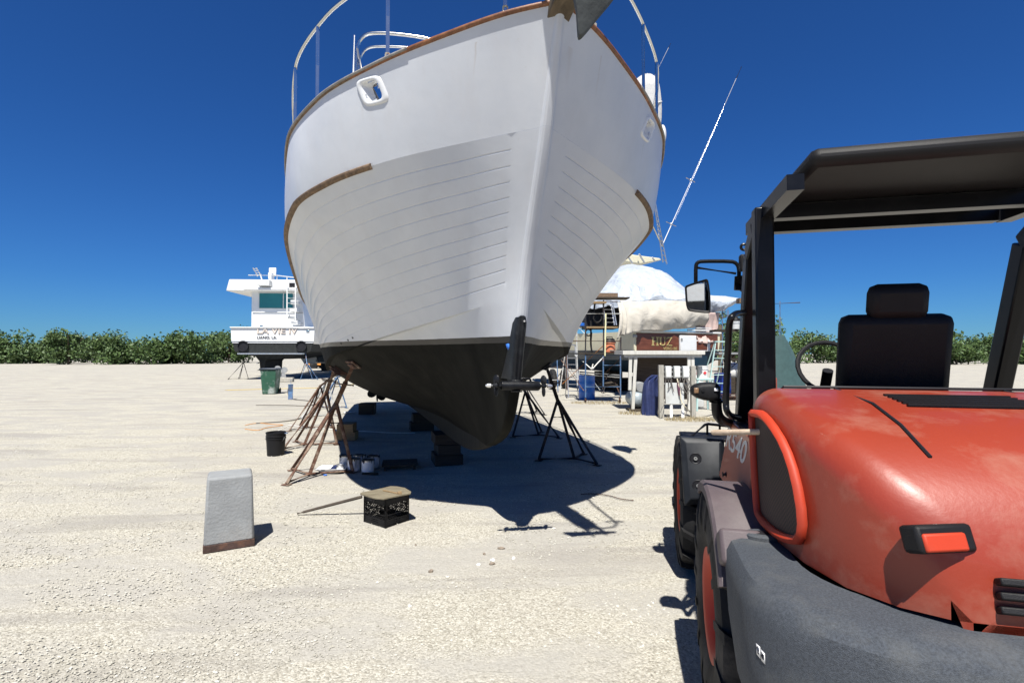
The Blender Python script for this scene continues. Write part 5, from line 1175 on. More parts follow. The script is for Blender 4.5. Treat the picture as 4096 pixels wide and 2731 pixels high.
# far machine, masts and more boats
c = G(1262, 1448); FY = 58.0
om = thing('orange_machine', 'low orange yard machine with red hook block above, far behind the stands', 'machine', (W(1262, 1446, FY).x, FY, 0))
k = FY / 2051
m = MB(); m.prism([Vector((x * k, 0, z_)) for x, z_ in ((-42, .35), (-42, .9), (-18, 1.5), (0, 1.9), (14, 1.45), (40, 1.4), (40, .35))], (0, 2.5, 0)); m.build('machine_body', 'orange_machine', om, bev=.06)
m = MB(); m.cyl((-.2, -.1, .4), (-.2, .4, .4), .42, 18); m.cyl((-.2, 2.2, .4), (-.2, 2.6, .4), .42, 18); m.cyl((1.1, -.1, .4), (1.1, .4, .4), .3, 18); m.build('machine_wheels', 'rubber', om)
m = MB(); m.tube([(-.6, 1, 1.6), (-.65, 1, 3.4)], .03, 6); m.ball((-.65, 1, 3.0), .22, 10, 7, (1, .6, 1.4)); m.build('hook_block', 'red_label', om)
# sailboat hull and white masts
def sailboat(label, px, Y, w_, hh_, hbase, mast_top, mt='white_gel'):
    c = W(px, 1415, Y); b = thing('sailing_boat', label, 'boat', (c.x, Y, 0)); m = MB(); rows = []
    for t in np.linspace(0, 1, 12):
        q = math.sin(math.pi * min(1, .25 + .75 * t)); bw = w_ / 2 * max(.03, q); rows.append([Vector((-bw, t * 9, hbase + hh_)), Vector((-bw * .9, t * 9, hbase + hh_ * .45)), Vector((-bw * .45, t * 9, hbase)), Vector((bw * .45, t * 9, hbase)), Vector((bw * .9, t * 9, hbase + hh_ * .45)), Vector((bw, t * 9, hbase + hh_))])
    m.grid(rows); m.add(rows[0], [tuple(range(6))]); m.build('hull', mt, b, sharp=40)
    m = MB(); m.bb(-w_ * .42, w_ * .42, .3, 8.2, hbase + hh_ - .05, hbase + hh_); m.bb(-w_ * .25, w_ * .25, 3, 6.5, hbase + hh_, hbase + hh_ + .45); m.build('deck', 'white_gel', b)
    m = MB(); m.bb(-.15, .15, 3, 5.5, .2, hbase + .1); m.build('keel', 'dark_bottom', b)
    if mast_top:
        m = MB(); m.cyl((0, 4, hbase + hh_), (0, 4, mast_top), .11, 10); mm_ = m.build('mast', 'white_gel', b); m = MB()
        for x in (-w_ * .42, w_ * .42): m.tube([(x, 4, hbase + hh_), (0, 4, mast_top * .97)], .015, 4)
        m.tube([(0, 0.2, hbase + hh_), (0, 4, mast_top)], .015, 4); m.build('rigging', 'galvanised', b)
    return b
sailboat('white sailing boat with a tall white mast behind the named yacht', 1240, 46, 3.6, 1.6, 1.5, 7.3)
sailboat('dark hulled boat just showing beyond the left bilge of the big hull', 1290, 40, 2.2, 2.4, 1.0, None, 'navy_hull')
sailboat('pale grey hull between the named yacht and the big hull', 1236, 40, 2.4, 1.3, .9, None, 'grey_box')
# ground hoses
def hose(label, pts, r_, mt, name='hose'):
    m = MB(); m.tube(smooth([G(x, y, r_) for x, y in pts], 2), r_, 6); return tag(m.build(name, mt, sharp=80), label, name.split('_')[0])
hose('grey hose looping over the ground beside the blue cylinder', [(1156, 1545), (1150, 1560), (1152, 1580), (1168, 1597), (1215, 1600), (1255, 1606), (1264, 1615), (1235, 1624), (1150, 1620), (1024, 1620)], .014, 'hose_grey')
hose('second grey hose running left along the ground beyond the bucket', [(1262, 1628), (1290, 1640), (1230, 1652), (1200, 1675), (1140, 1685), (1024, 1692)], .013, 'hose_grey')
hose('thin yellow hose stretched across the sunlit yard behind the stands', [(900, 1560), (1024, 1557), (1150, 1553), (1290, 1551), (1410, 1540), (1450, 1520), (1468, 1508)], .014, 'hose_yellow')
hose('orange cord curling at the lower left near the bucket', [(980, 1700), (1030, 1690), (1085, 1696), (1150, 1699), (1060, 1710), (1035, 1722), (980, 1715)], .008, 'cord_orange', 'cord')
#PART3

# ================================================================ RIGHT BACKGROUND: COVERED YACHT
cv = thing('covered_yacht', 'yacht with mahogany transom, wrapped in white film and canvas, on the right', 'boat', (6.62, 20.4, 0), math.atan2(.386, .922))
CM = root_matrix(cv); CI = CM.inverted()
def cw_(px, py, dy=0):
    o = CI @ Vector((0, 0, HC)); d = CI.to_3x3() @ ray(px, py); return o + d * ((dy - o.y) / d.y)
def cw_x(px, py, x):
    o = CI @ Vector((0, 0, HC)); d = CI.to_3x3() @ ray(px, py); return o + d * ((x - o.x) / d.x)
ZT, ZB = cw_(2600, 1330).z, cw_(2600, 1404).z
def csec(t):
    b = 2.16 * (1 - max(0, (t - .15) / .85)**2.2)**.7 if t < 1 else .02; up = .5 * t * t
    return [(b, ZT + up + .05), (b * .995, (ZT + ZB) / 2 + up * .6), (b * .97, ZB + up * .2), (b * .90, ZB - .35), (b * .5, ZB - .75), (.0, ZB - .95)]
for nm, mt, i0, i1 in (('topsides', 'cream', 0, 3), ('bottom', 'navy_hull', 2, 6)):
    m = MB()
    for sd in (-1, 1):
        m.grid([[Vector((sd * x, t * 13.5, z)) for x, z in csec(t)[i0:i1]] for t in np.linspace(0, 1, 26)])
    a = [Vector((x, 0, z)) for x, z in csec(0)[i0:i1]]; m.add(a + [Vector((-v.x, v.y, v.z)) for v in a[::-1]], [tuple(range(2 * len(a)))])
    m.build(nm, mt, cv, sharp=30)
m = MB()
for sd in (-1, 1): m.tube([Vector((sd * (csec(t)[2][0] + .01), t * 13.5, csec(t)[2][1])) for t in np.linspace(0, .98, 24)], .035, 6)
m.build('boot_stripe', 'label_black', cv)
m = MB(); m.bb(-2.02, 2.02, -.035, .0, ZB + .02, ZT - .02); tp = m.build('transom', 'mahogany', cv, bev=.02)
m = MB(); m.bb(-2.2, 2.2, -.06, .35, ZT, ZT + .07); m.build('covering_board', 'white_gel', cv, bev=.015)
m = MB(); a = cw_(2537, 1344); m.box(a + Vector((0, -.045, 0)), (.20, .04, .12)); m.build('hawse', 'galvanised', tp, bev=.03)
# serif lettering
def serif(parent, x, z, h, letters):
    for ch in letters:
        w_ = h * .95; st_ = h * .22; sf = h * .09; m = MB(); y0, y1 = -.050, -.036
        def bar(a, b, c, d): m.bb(x + a, x + b, y0, y1, z + c, z + d)
        if ch == 'H':
            for o_ in (0, w_ - st_ * 1.5): bar(o_ + sf, o_ + sf + st_, sf, h - sf); bar(o_, o_ + st_ + 2 * sf, 0, sf); bar(o_, o_ + st_ + 2 * sf, h - sf, h)
            bar(sf + st_, w_ - st_ * .6, h * .45, h * .55)
        if ch == 'U':
            bar(sf, sf + st_, h * .25, h - sf); bar(0, st_ + 2 * sf, h - sf, h); bar(w_ - st_ * .9, w_ - st_ * .45, h * .25, h - sf); bar(w_ - st_ * 1.4, w_, h - sf, h)
            pts = [Vector((x + sf + st_ / 2 + (w_ - st_ * 1.05 - sf) / 2 * (1 - math.cos(t)), (y0 + y1) / 2, z + h * .27 - (h * .22) * math.sin(t))) for t in np.linspace(0, math.pi, 10)]
            m.tube(pts, [h * .09] * 4 + [h * .08] * 3 + [h * .05] * 3, 6)
        if ch == 'Z':
            bar(0, w_ * .85, h - sf * 1.3, h); bar(0, w_ * .85, 0, sf * 1.3); m.beam(Vector((x + st_ * .5, (y0 + y1) / 2, z + sf)), Vector((x + w_ * .85 - st_ * .5, (y0 + y1) / 2, z + h - sf)), (y1 - y0), st_ * .8, up=(0, 1, 0))
            bar(0, sf, h * .75, h)
        m.build('letter', 'gold', parent); x += w_ * 1.12
a = cw_(2606, 1382, -.04); h_ = cw_(2606, 1347, -.04).z - a.z; serif(tp, a.x, a.z, h_, 'HUZ')
text_mesh('VERO BE', .155, 'lettering', 'gold', tp, (cw_(2653, 1402, -.04).x, -.04, cw_(2653, 1402, -.04).z + .03), (math.pi / 2, 0, 0), .004, 0, 1.15, .002)
a, b = cw_(2718, 1341, -.1), cw_(2783, 1404, -.1); m = MB(); m.bb(a.x, b.x, -.16, -.04, b.z, a.z); dr = m.build('transom_hatch', 'white_gel', cv, bev=.03)
m = MB(); c = cw_(2725, 1358, -.17); m.box(c, (.03, .02, .12)); m.box(c + Vector((.05, 0, 0)), (.03, .02, .10)); m.build('latch', 'galvanised', dr)
a, b = cw_(2784, 1360, -.1), cw_(2842, 1405, -.1); m = MB(); m.bb(a.x, b.x, -.10, -.03, b.z, a.z); m.build('locker_frame', 'white_gel', cv, bev=.02)
m = MB(); m.bb(a.x + .03, b.x - .17, -.108, -.09, b.z + .05, a.z - .04); m.build('locker_opening', 'mahogany', cv)
m = MB(); m.bb(.4, 1.7, -.12, -.06, ZT + .10, ZT + .16); m.bb(.5, 1.6, -.12, -.06, ZT + .2, ZT + .24); m.build('louvre', 'white_paint', cv)
# white film over the superstructure: dome with pleats gathered to a tie line
def dome():
    m = MB(); rows = []; nu, nv = 120, 34
    L0, R0 = cw_(2372, 1175, 4).x, cw_(2800, 1200, 2).x
    for j in range(nv + 1):
        v = j / nv; row = []
        for i in range(nu):
            t = 2 * math.pi * i / nu; c, s_ = math.cos(t), math.sin(t)
            r_ = .30 * v**.4 + .70 * v; z = 5.85 - 1.85 * v**1.25
            x = .35 + c * abs(c)**-.15 * 2.75 * r_ if abs(c) > 1e-3 else .35
            y = 3.6 + s_ * 3.6 * r_
            p = Vector((x, y, z)); nz = noise.noise(Vector((x * .8, y * .5, z * 1.2))) * .20 - abs(noise.noise(Vector((x * 1.6 + z, y * .8, z * .5)))) * .22 - abs(noise.noise(Vector((x * 4 - z * 2, y, z * 1.5)))) * .10
            pl = .05 * math.sin(i * 1.9 + 3 * noise.noise(Vector((i * .3, 0, 0)))) * v**4
            d = Vector((c, s_, .3)).normalized(); row.append(p + d * (nz + pl) + Vector((0, 0, -.12 * v**6 * (1 + noise.noise(Vector((i * .21, 5, 0)))))))
        rows.append(row)
    m.grid(rows, True); skirt = [[v + Vector((random.uniform(-.03, .03), random.uniform(-.03, .03), -.22 - .25 * abs(noise.noise(Vector((v.x * 1.5, v.y, 2)))))) for v in rows[-1]]]
    m.grid([rows[-1]] + skirt, True)
    return m.build('film_cover', 'shrink', cv, sharp=70)
dome()
def drape(name, pts_top, pts_bot, mt, nfold, amp, n=60, k=16, seed=0, bulge=.2):
    m = MB(); rows = []
    def at(pts, u):
        f = u * (len(pts) - 1); i = min(int(f), len(pts) - 2); return pts[i].lerp(pts[i + 1], f - i)
    for j in range(k + 1):
        v = j / k; row = []
        for i in range(n + 1):
            u = i / n; p = at(pts_top, u).lerp(at(pts_bot, u), v)
            f = noise.noise(Vector((u * nfold + seed, v * 1.2, seed))) + .4 * noise.noise(Vector((u * nfold * 2.7, v * 2.5, seed + 4)))
            row.append(p + Vector((0, -bulge * math.sin(math.pi * v) - amp * f * (.3 + v), -.06 * f * v)))
        rows.append(row)
    m.grid(rows); return m.build(name, mt, cv, sharp=80, solid=.006)
drape('canvas_cover', [cw_(2480, 1200, .2), cw_(2560, 1206, -.05), cw_(2640, 1200, -.1), cw_(2740, 1205, -.1), cw_(2815, 1215, 0)], [cw_(2496, 1335, -.15), cw_(2570, 1325, -.2), cw_(2650, 1322, -.2), cw_(2740, 1313, -.2), cw_(2826, 1305, -.15)], 'canvas', 5, .16, seed=1)
drape('canvas_flap', [cw_(2470, 1210, .1), cw_(2492, 1210, .1)], [cw_(2465, 1358, -.2), cw_(2497, 1335, -.2)], 'canvas', 3, .1, 14, seed=7)
drape('pink_drape', [cw_(2785, 1250, 0), cw_(2830, 1250, .1), cw_(2880, 1250, .3)], [cw_(2795, 1372, -.15), cw_(2835, 1372, -.1), cw_(2878, 1360, .1)], 'canvas_pink', 4, .10, 30, seed=3, bulge=-.1)
drape('film_wing', [cw_(2770, 1172, .5), cw_(2850, 1182, .3), cw_(2900, 1184, 0), cw_(2956, 1193, -.1)], [cw_(2770, 1240, .5), cw_(2850, 1250, .3), cw_(2895, 1243, 0), cw_(2958, 1203, -.1)], 'shrink', 4, .12, 40, seed=5)
m = MB(); m.prism([cw_(2465, 1040, 5), cw_(2480, 1018, 5), cw_(2530, 1018, 5), cw_(2638, 1032, 5), cw_(2648, 1040, 5), cw_(2560, 1056, 5)], (0, 3.2, 0)); ht = m.build('hard_top', 'cream', cv, bev=.04)
for a_, b_ in (((2506, 1018), (2530, 1048)), ((2556, 1016), (2577, 1045)), ((2608, 1030), (2620, 1040))): m = MB(); m.tube([cw_(a_[0], a_[1], 4.8), cw_(b_[0], b_[1] + 4, 4.8)], .05, 8); m.build('top_support', 'white_gel', cv)
# tuna tower ladder and outriggers
m = MB(); YL = 5.2
for (x0, y0), (x1_, y1_) in (((2610, 770), (2652, 1050)), ((2618, 795), (2667, 1056)), ((2585, 850), (2650, 985))): m.tube([cw_(x0, y0, YL), cw_(x1_, y1_, YL)], .04, 8)
for k in range(14):
    t = k / 14 + .03; m.tube([cw_(2610 + 42 * t, 770 + 280 * t, YL), cw_(2617 + 50 * t, 788 + 268 * t, YL)], .025, 6)
m.build('tower_ladder', 'aluminium', cv)
for lab, P0, P1, mid in (('outrigger', (2652, 975), (2966, 268), True), ('outrigger', (2560, 420), (2683, 175), False)):
    a, b = cw_(*P0, YL + .3), cw_(*P1, YL + .3); m = MB(); m.tube([a, a.lerp(b, .93)], [.028, .016], 8); pole = m.build(lab, 'white_gel', cv, sharp=70)
    m = MB(); m.tube([a.lerp(b, .93), b], [.026, .018], 6); m.build('tip', 'label_black', pole)
    if mid:
        m = MB()
        for px, py, r_ in ((2684, 896, 20), (2762, 720, 18)): m.tube([cw_(px - r_, py - 9, YL + .3), cw_(px + r_, py + 9, YL + .3)], .022, 6); m.ball(cw_(px, py, YL + .3), .06, 8, 6)
        m.build('spreader', 'aluminium', pole)
        m = MB(); m.tube([cw_(2655, 975, YL + .3), cw_(2700, 880, YL + .3), cw_(2966, 268, YL + .3)], .003, 4); m.build('halyard', 'steel', pole)
for i, (x, y_, lab) in enumerate(((-1.9, 2.5, 'dark stand under the near left of the covered yacht'), (-1.7, 7, 'dark stand under the far left of the covered yacht'), (2.1, 3, 'dark stand under the right of the covered yacht'))):
    p = CM @ Vector((x, y_, 0)); q = CM @ Vector((x * .8, y_, ZB - .4)); jackstand('jack_stand', lab, tuple(p), R(200 if x < 0 else 20), tuple(q), 'black_iron', 'black_iron', 'stands under the covered yacht', jt=.8, handle=False)
p = CM @ Vector((0, 5, 0)); block('dark timber cribbing under the covered yacht', (p.x, p.y, 0), (1.2, 1.0, ZB - .95), .4, 'timber_dark', 2, 'cribbing under the covered yacht')
# ---- scaffold with shop vacuum and drum
YS = 17.3
sc = thing('scaffold', 'rolling tube scaffold in blue and rust with planks, left of the covered yacht', 'scaffold', (3.0, YS, 0))
def sw(px, py, Y=YS): return W(px, py, Y)
def tubes(name, segs, r_, mt):
    m = MB()
    for a, b in segs: m.tube([a, b], r_, 7)
    return m.build(name, mt, sc, root=sc, world=True, sharp=60)
for px, y0, y1, mt in ((2342, 1198, 1418, 'black_iron'), (2342, 1418, 1590, 'blue_iron'), (2414, 1201, 1414, 'black_iron'), (2413, 1420, 1545, 'blue_iron'), (2483, 1348, 1414, 'black_iron'), (2482, 1414, 1588, 'blue_iron')):
    tubes('upright', [(sw(px, y0), sw(px, y1))], .024, mt)
for x0, x1_, y, mt in ((2342, 2482, 1547, 'blue_iron'), (2413, 2482, 1461, 'blue_iron'), (2342, 2482, 1420, 'blue_iron'), (2285, 2482, 1364, 'rust_dark'), (2310, 2482, 1255, 'pale_iron'), (2342, 2470, 1206, 'rust_dark')):
    tubes('rail', [(sw(x0, y), sw(x1_, y))], .02, mt)
YS2 = 19.0
for a, b, mt in (((2228, 1420), (2232, 1570), 'blue_iron'), ((2262, 1400), (2240, 1560), 'pale_iron'), ((2215, 1470), (2290, 1455), 'rust_dark'), ((2212, 1545), (2300, 1500), 'black_iron'), ((2268, 1450), (2325, 1540), 'rust_dark'), ((2200, 1520), (2330, 1518), 'pale_iron'), ((2350, 1500), (2330, 1560), 'black_iron'), ((2430, 1500), (2405, 1570), 'black_iron'), ((2460, 1530), (2490, 1600), 'rust_dark'), ((2340, 1480), (2400, 1560), 'pale_iron')):
    tubes('rear_brace', [(sw(*a, YS2 + 1.2), sw(*b, YS2 + 1.0))], .02, mt)
for px in (2264, 2306): tubes('rear_upright', [(sw(px, 1290, YS2), sw(px + 4, 1560, YS2))], .024, 'pale_iron' if px == 2306 else 'rust_dark')
for (a, b, mt) in (((2250, 1535), (2418, 1378), 'rust_orange'), ((2245, 1440), (2335, 1562), 'rust'), ((2300, 1295), (2345, 1340), 'pale_iron'), ((2422, 1490), (2480, 1435), 'rust_dark'), ((2300, 1420), (2335, 1448), 'pale_iron')):
    tubes('brace', [(sw(*a, YS + .6), sw(*b, YS + .05))], .016, mt)
for y0, xa, xb, mt, d_, th in ((1191, 2340, 2518, 'timber_dark', .5, .05), (1309, 2345, 2470, 'timber', .5, .05), (1414, 2315, 2484, 'timber_dark', 1.0, .05), (1210, 2335, 2425, 'timber', .3, .05)):
    a, b = sw(xa, y0), sw(xb, y0); m = MB(); m.bb(a.x, b.x, YS - .05, YS + d_, a.z - th / 2, a.z + th / 2); m.build('plank', mt, sc, root=sc, world=True, bev=.005)
a, b = sw(2357, 1172), sw(2471, 1192); m = MB(); m.bb(a.x, b.x, YS - .03, YS + .2, b.z, a.z); m.build('toe_board', 'teak_weathered', sc, root=sc, world=True)
for px in (2342, 2479):
    c = sw(px, 1597); m = MB(); m.cyl((c.x - .02, YS, .09), (c.x + .02, YS, .09), .09, 18); m.cyl((c.x, YS, .1), (c.x, YS, .22), .02, 8); m.build('caster', 'rust', sc, root=sc, world=True)
m = MB(); 
for q in ([(2352, 1205), (2358, 1260), (2365, 1300), (2362, 1360), (2367, 1410)], [(2380, 1210), (2372, 1270), (2385, 1295), (2405, 1300)], [(2366, 1330), (2362, 1380), (2370, 1415)]): m.tube(smooth([sw(x, y, YS + .3) for x, y in q], 2), .03, 7)
c = sw(2354, 1330, YS + .2)
for k in range(3): m.tube([c + Vector((.10 * math.cos(t), .03 * k, .11 * math.sin(t))) for t in np.linspace(0, 6.28, 16)[:-1]], .02, 6, closed=True)
c = sw(2390, 1270, YS + .2)
for k in range(2): m.tube([c + Vector((.14 * math.cos(t), .03 * k, .16 * math.sin(t))) for t in np.linspace(0, 6.28, 16)[:-1]], .02, 6, closed=True)
tag(m.build('air_hose', 'rubber', sharp=70), 'coils of black hose hung on the scaffold above the shop vacuum', 'hose')
m = MB(); m.beam(sw(2423, 1253, YS - .05), sw(2420, 1423, YS - .05), .045, .01); tag(m.build('yellow_strap', 'label_strap'), 'pale yellow strap hanging down the front of the scaffold', 'strap')
m = MB(); m.tube(smooth([sw(2412, 1430, YS - .02), sw(2385, 1458, YS - .03), sw(2368, 1478, YS - .03), sw(2350, 1462, YS), sw(2342, 1455, YS)], 1), .022, 6); m.tube([sw(2372, 1455, YS), sw(2366, 1480, YS), sw(2376, 1472, YS)], .02, 6); tag(m.build('tied_rope', 'cord_white'), 'white rope tied between the scaffold legs above the blue drum', 'rope')
m = MB(); v_ = thing('shop_vacuum', 'orange shop vacuum with black lid standing on the scaffold deck', 'vacuum', (sw(2438, 1411, YS + .3).x, YS + .3, sw(2438, 1414).z + .025))
m.lathe([(.17, .0), (.20, .03), (.20, .10), (.19, .30), (.215, .33), (.21, .36)], n=24); m.build('tank', 'vac_orange', v_); m = MB(); m.lathe([(.22, .36), (.20, .40), (.17, .47), (.12, .50), (0, .505)], n=24); m.tube([(-.1, 0, .5), (-.1, 0, .55), (.1, 0, .55), (.1, 0, .5)], .012, 6); m.build('motor_lid', 'black_plastic', v_)
m = MB(); m.box((.05, -.19, .08), (.16, .05, .05)); m.build('label_band', 'stone_brown', v_, bev=.01)
def drum(label, px, py, r_=.29, h_=.88, mt='blue_plastic'):
    c = G(px, py); d_ = thing('drum', label, 'drum', (c.x, c.y + r_, 0), 0, 'blue plastic drums'); m = MB()
    m.lathe([(r_ * .94, 0), (r_, .03), (r_, h_ * .3), (r_ * 1.02, h_ * .32), (r_, h_ * .34), (r_, h_ * .64), (r_ * 1.02, h_ * .66), (r_, h_ * .68), (r_, h_ * .94), (r_ * 1.03, h_ * .95), (r_ * 1.03, h_ * .985), (r_ * .9, h_), (r_ * .88, h_ - .02), (0, h_ - .02)], n=32); m.build('drum_body', mt, d_, sharp=50)
    m = MB(); m.cyl((r_ * .5, 0, h_ - .02), (r_ * .5, 0, h_ + .015), .04, 12); m.build('bung', mt, d_); return d_
drum('bright blue plastic drum under the left scaffold', 2352, 1600)
m = MB(); m.cyl(sw(2414, 1519, YS + .7), sw(2470, 1541, YS + .2), .02, 6); a = sw(2390, 1515, YS + .8); m.add([sw(2385, 1516, YS + .8), sw(2438, 1519, YS + .6), sw(2472, 1545, YS + .2), sw(2400, 1542, YS + .5)], [(0, 1, 2, 3)]); tag(m.build('board_stack', 'timber_dark', solid=.03), 'boards lying slanted on the lower scaffold rails behind the drum', 'boards')
m = MB()
for y_ in (1487, 1496): m.tube([sw(2318, y_, YS + .5), sw(2480, y_ + 14, YS + .1)], .03, 6)
tag(m.build('aluminium_poles', 'aluminium'), 'pair of long silver poles lying across the scaffold above the drum', 'poles')
# step ladders
def ladder(label, feet, top, mt, group='ladders round the covered yacht', n=7, wd=.5, spread=1.0):
    f = G(*feet); T = W(*top, f.y + spread * .35); l = thing('step_ladder', label, 'ladder', (f.x, f.y, 0), 0, group); o = Vector((f.x, f.y, 0)); T = T - o
    for sd in (-1, 1):
        m = MB(); m.beam(Vector((sd * wd / 2, 0, 0)), T + Vector((sd * wd * .32, 0, 0)), .03, .07, up=(0, 1, 0)); m.build('rail', mt, l)
        m = MB(); m.beam(Vector((sd * wd / 2, spread, 0)), T + Vector((sd * wd * .32, .06, 0)), .025, .04, up=(0, 1, 0)); m.build('rear_rail', mt, l)
    for k in range(1, n):
        t = k / n; c = T * t; m = MB(); m.box(c, (wd * (1 - .36 * t), .08, .025)); m.build('step', mt, l)
    m = MB(); m.box(T + Vector((0, .03, .01)), (wd * .75, .2, .04)); m.build('cap', mt, l)
    return l
ladder('pale green step ladder at the right of the covered yacht, against its quarter', (2862, 1600), (2884, 1367), 'pale_green', wd=.62)
ladder('grey aluminium step ladder half hidden behind the scaffold on its left', (2300, 1590), (2283, 1380), 'aluminium', n=8)
m = MB(); YQ = 18.8
for (a, b) in (((2410, 1210), (2425, 1300)), ((2443, 1206), (2458, 1300)), ((2450, 1206), (2466, 1300))): m.tube([W(*a, YQ), W(*b, YQ)], .022, 6)
for k in range(5): m.tube([W(2413 + 3 * k, 1221 + k * 17, YQ), W(2447 + 3 * k, 1221 + k * 17, YQ)], .016, 6)
tag(m.build('extension_ladder', 'aluminium'), 'silver ladder leaning upright behind the top of the scaffold', 'ladder')
# black box painting in the shade of the cockpit opening under the film
m = MB(); a, b = W(2345, 1200, 22.5), W(2478, 1312, 22.5); m.bb(a.x, b.x, 22.5, 24, b.z, a.z); m.build('opening_shade', 'label_black', cv, root=cv, world=True)
m = MB(); a, b = W(2270, 1190, 24.5), W(2345, 1308, 24.5); m.bb(a.x, b.x, 24.5, 27, b.z, a.z + .4); m.build('forward_cabin', 'white_gel', cv, root=cv, world=True, bev=.1)
m = MB(); a = W(2326, 1301, 18.6); m.lathe([(.11, 0), (.115, .10), (0, .12)], (a.x, 18.6, a.z - .02), n=14); tag(m.build('small_tub', 'blue_plastic'), 'small blue tub on the deck edge left of the scaffold', 'tub')
# ---- open wooden shelter with gas cylinders
sx0, sx1 = G(2515, 1646).x, 0
SHY = 14.75
sh = thing('tool_shelter', 'low open white wooden shelter with flat top and dark plywood back', 'shelter', (W(2655, 1500, SHY).x, SHY, 0))
def shw(px, py, Y): return W(px, py, Y)
a, b = shw(2491, 1401, SHY - .1), shw(2820, 1418, SHY - .1); m = MB(); m.bb(a.x, b.x, SHY - .12, SHY + 1.1, b.z, a.z - .01); m.build('shelter_top', 'painted_wood', sh, root=sh, world=True, bev=.006)
a, b = shw(2497, 1418, SHY - .06), shw(2808, 1430, SHY - .06); m = MB(); m.bb(a.x, b.x, SHY - .06, SHY - .02, b.z, a.z); m.build('fascia', 'painted_wood', sh, root=sh, world=True)
for x0, y0, x1_, y1_ in ((2543, 1420, 2531, 1640), (2522, 1424, 2519, 1560), (2755, 1425, 2757, 1660), (2770, 1428, 2775, 1660)):
    m = MB(); m.beam(shw(x0, y0, SHY), shw(x1_, y1_, SHY), .09, .07, up=(0, 1, 0)); m.build('post', 'painted_wood', sh, root=sh, world=True, bev=.006)
a, b = shw(2545, 1425, SHY + .55), shw(2775, 1560, SHY + .55); m = MB(); m.bb(a.x, b.x, SHY + .55, SHY + .58, .3, a.z); m.build('back_panel', 'ply_dark', sh, root=sh, world=True)
m = MB(); a, b = shw(2518, 1646, SHY), shw(2575, 1646, SHY); m.bb(a.x, b.x, SHY - .1, SHY + .4, .0, .07); m.build('floor_board', 'timber_dark', sh, root=sh, world=True)
t_ = thing('gas_tank', 'horizontal grey round ended tank inside the shelter on the left', 'tank', (shw(2555, 1600, SHY).x, SHY + .15, 0), 0)
m = MB(); c = shw(2555, 1597, SHY + .1); m.lathe([(0, -.42), (.13, -.40), (.21, -.33), (.235, -.22), (.235, .3), (.19, .4), (0, .43)], (0, .25, c.z), (0, 1, 0), 26); m.build('tank_body', 'grey_tank', t_, sharp=80); m = MB(); m.bb(-.2, .2, -.05, .05, 0, c.z - .18); m.build('tank_foot', 'black_iron', t_)
t_ = thing('gas_cylinder', 'pale grey cylinder lying on top of the grey tank in the shelter', 'cylinder', (shw(2555, 1545, SHY + .3).x, SHY + .35, 0), 0)
m = MB(); c = shw(2558, 1546, SHY + .3); m.lathe([(.13, -.3), (.15, -.27), (.15, .3), (0, .36)], (0, 0, c.z), (0, 1, 0), 22); m.build('cylinder_body', 'galvanised', t_)
# blue tarpaulin bundle in front of the shelter
m = MB(); rows = []; TY = 14.0
prof = [(2573, 2632, 1495), (2570, 2634, 1515), (2571, 2633, 1545), (2568, 2633, 1580), (2570, 2631, 1620), (2566, 2630, 1655), (2560, 2628, 1666)]
prof = [(2612, 2634, 1500), (2590, 2634, 1512), (2577, 2633, 1530), (2570, 2633, 1560), (2568, 2632, 1600), (2568, 2630, 1640), (2564, 2628, 1667)]
for x0, x1_, y in prof:
    a, b = W(x0, y, TY), W(x1_, y, TY); c = (a + b) / 2; hx = (b.x - a.x) / 2
    rows.append([c + Vector((hx * math.cos(t) * (1 + .0), .22 * math.sin(t), 0)) * 1 + Vector((0, -.07 * noise.noise(Vector((math.cos(t) * 3, c.z * 2.5, 3))) , .0)) + Vector((.03 * noise.noise(Vector((math.cos(t) * 5, c.z * 3, 1))), .03 * math.sin(7 * t + c.z * 5), 0)) for t in np.linspace(0, 2 * math.pi, 41)[:-1]])
m.grid(rows, True); m.add(rows[0], [tuple(range(40))]); tag(m.build('tarpaulin', 'tarp_blue', sharp=80), 'dark blue tarpaulin draped over something in front of the shelter', 'tarpaulin')

# ---- electric pedestal: two weathered posts, rails, three socket boxes, panel
PY = 13.3
el = thing('power_pedestal', 'electric pedestal of two weathered timber posts with three grey socket boxes', 'power pedestal', (W(2705, 1600, PY).x, PY, 0))
def pw(px, py, Y=PY): return W(px, py, Y)
for x0, x1_, yt, yb in ((2634, 2653, 1460, 1668), (2762, 2780, 1463, 1676)):
    a, b = pw(x0, yt), pw(x1_, yt); m = MB(); m.bb(a.x, b.x, PY - .06, PY + .06, 0, a.z); m.build('post', 'grey_timber', el, root=el, world=True, bev=.008)
for y in (1470, 1487, 1505, 1534): m = MB(); a, b = pw(2653, y), pw(2762, y); m.bb(a.x, b.x, PY + .0, PY + .04, a.z - .018, a.z + .018); m.build('cross_rail', 'galvanised', el, root=el, world=True)
for x0, x1_ in ((2661, 2685), (2695, 2720), (2730, 2755)):
    a, b = pw(x0, 1464, PY - .08), pw(x1_, 1512, PY - .08); m = MB(); m.bb(a.x, b.x, PY - .12, PY + .0, b.z, a.z); bx_ = m.build('socket_box', 'grey_box', el, root=el, world=True, bev=.012)
    m = MB(); m.bb(a.x + .015, b.x - .015, PY - .135, PY - .115, b.z + .03, a.z - .015); m.build('cover', 'white_plastic', bx_, root=el, world=True, bev=.006)
a, b = pw(2661, 1531, PY - .05), pw(2735, 1615, PY - .05); m = MB(); m.bb(a.x, b.x, PY - .08, PY - .0, b.z, a.z); m.build('service_panel', 'grey_box', el, root=el, world=True, bev=.006)
for x in (2683, 2729): m = MB(); p = pw(x, 1612); m.cyl((p.x, PY - .04, 0), (p.x, PY - .04, p.z), .038, 12); m.build('conduit', 'white_plastic', el, root=el, world=True)
m = MB(); rr2 = random.Random(3)
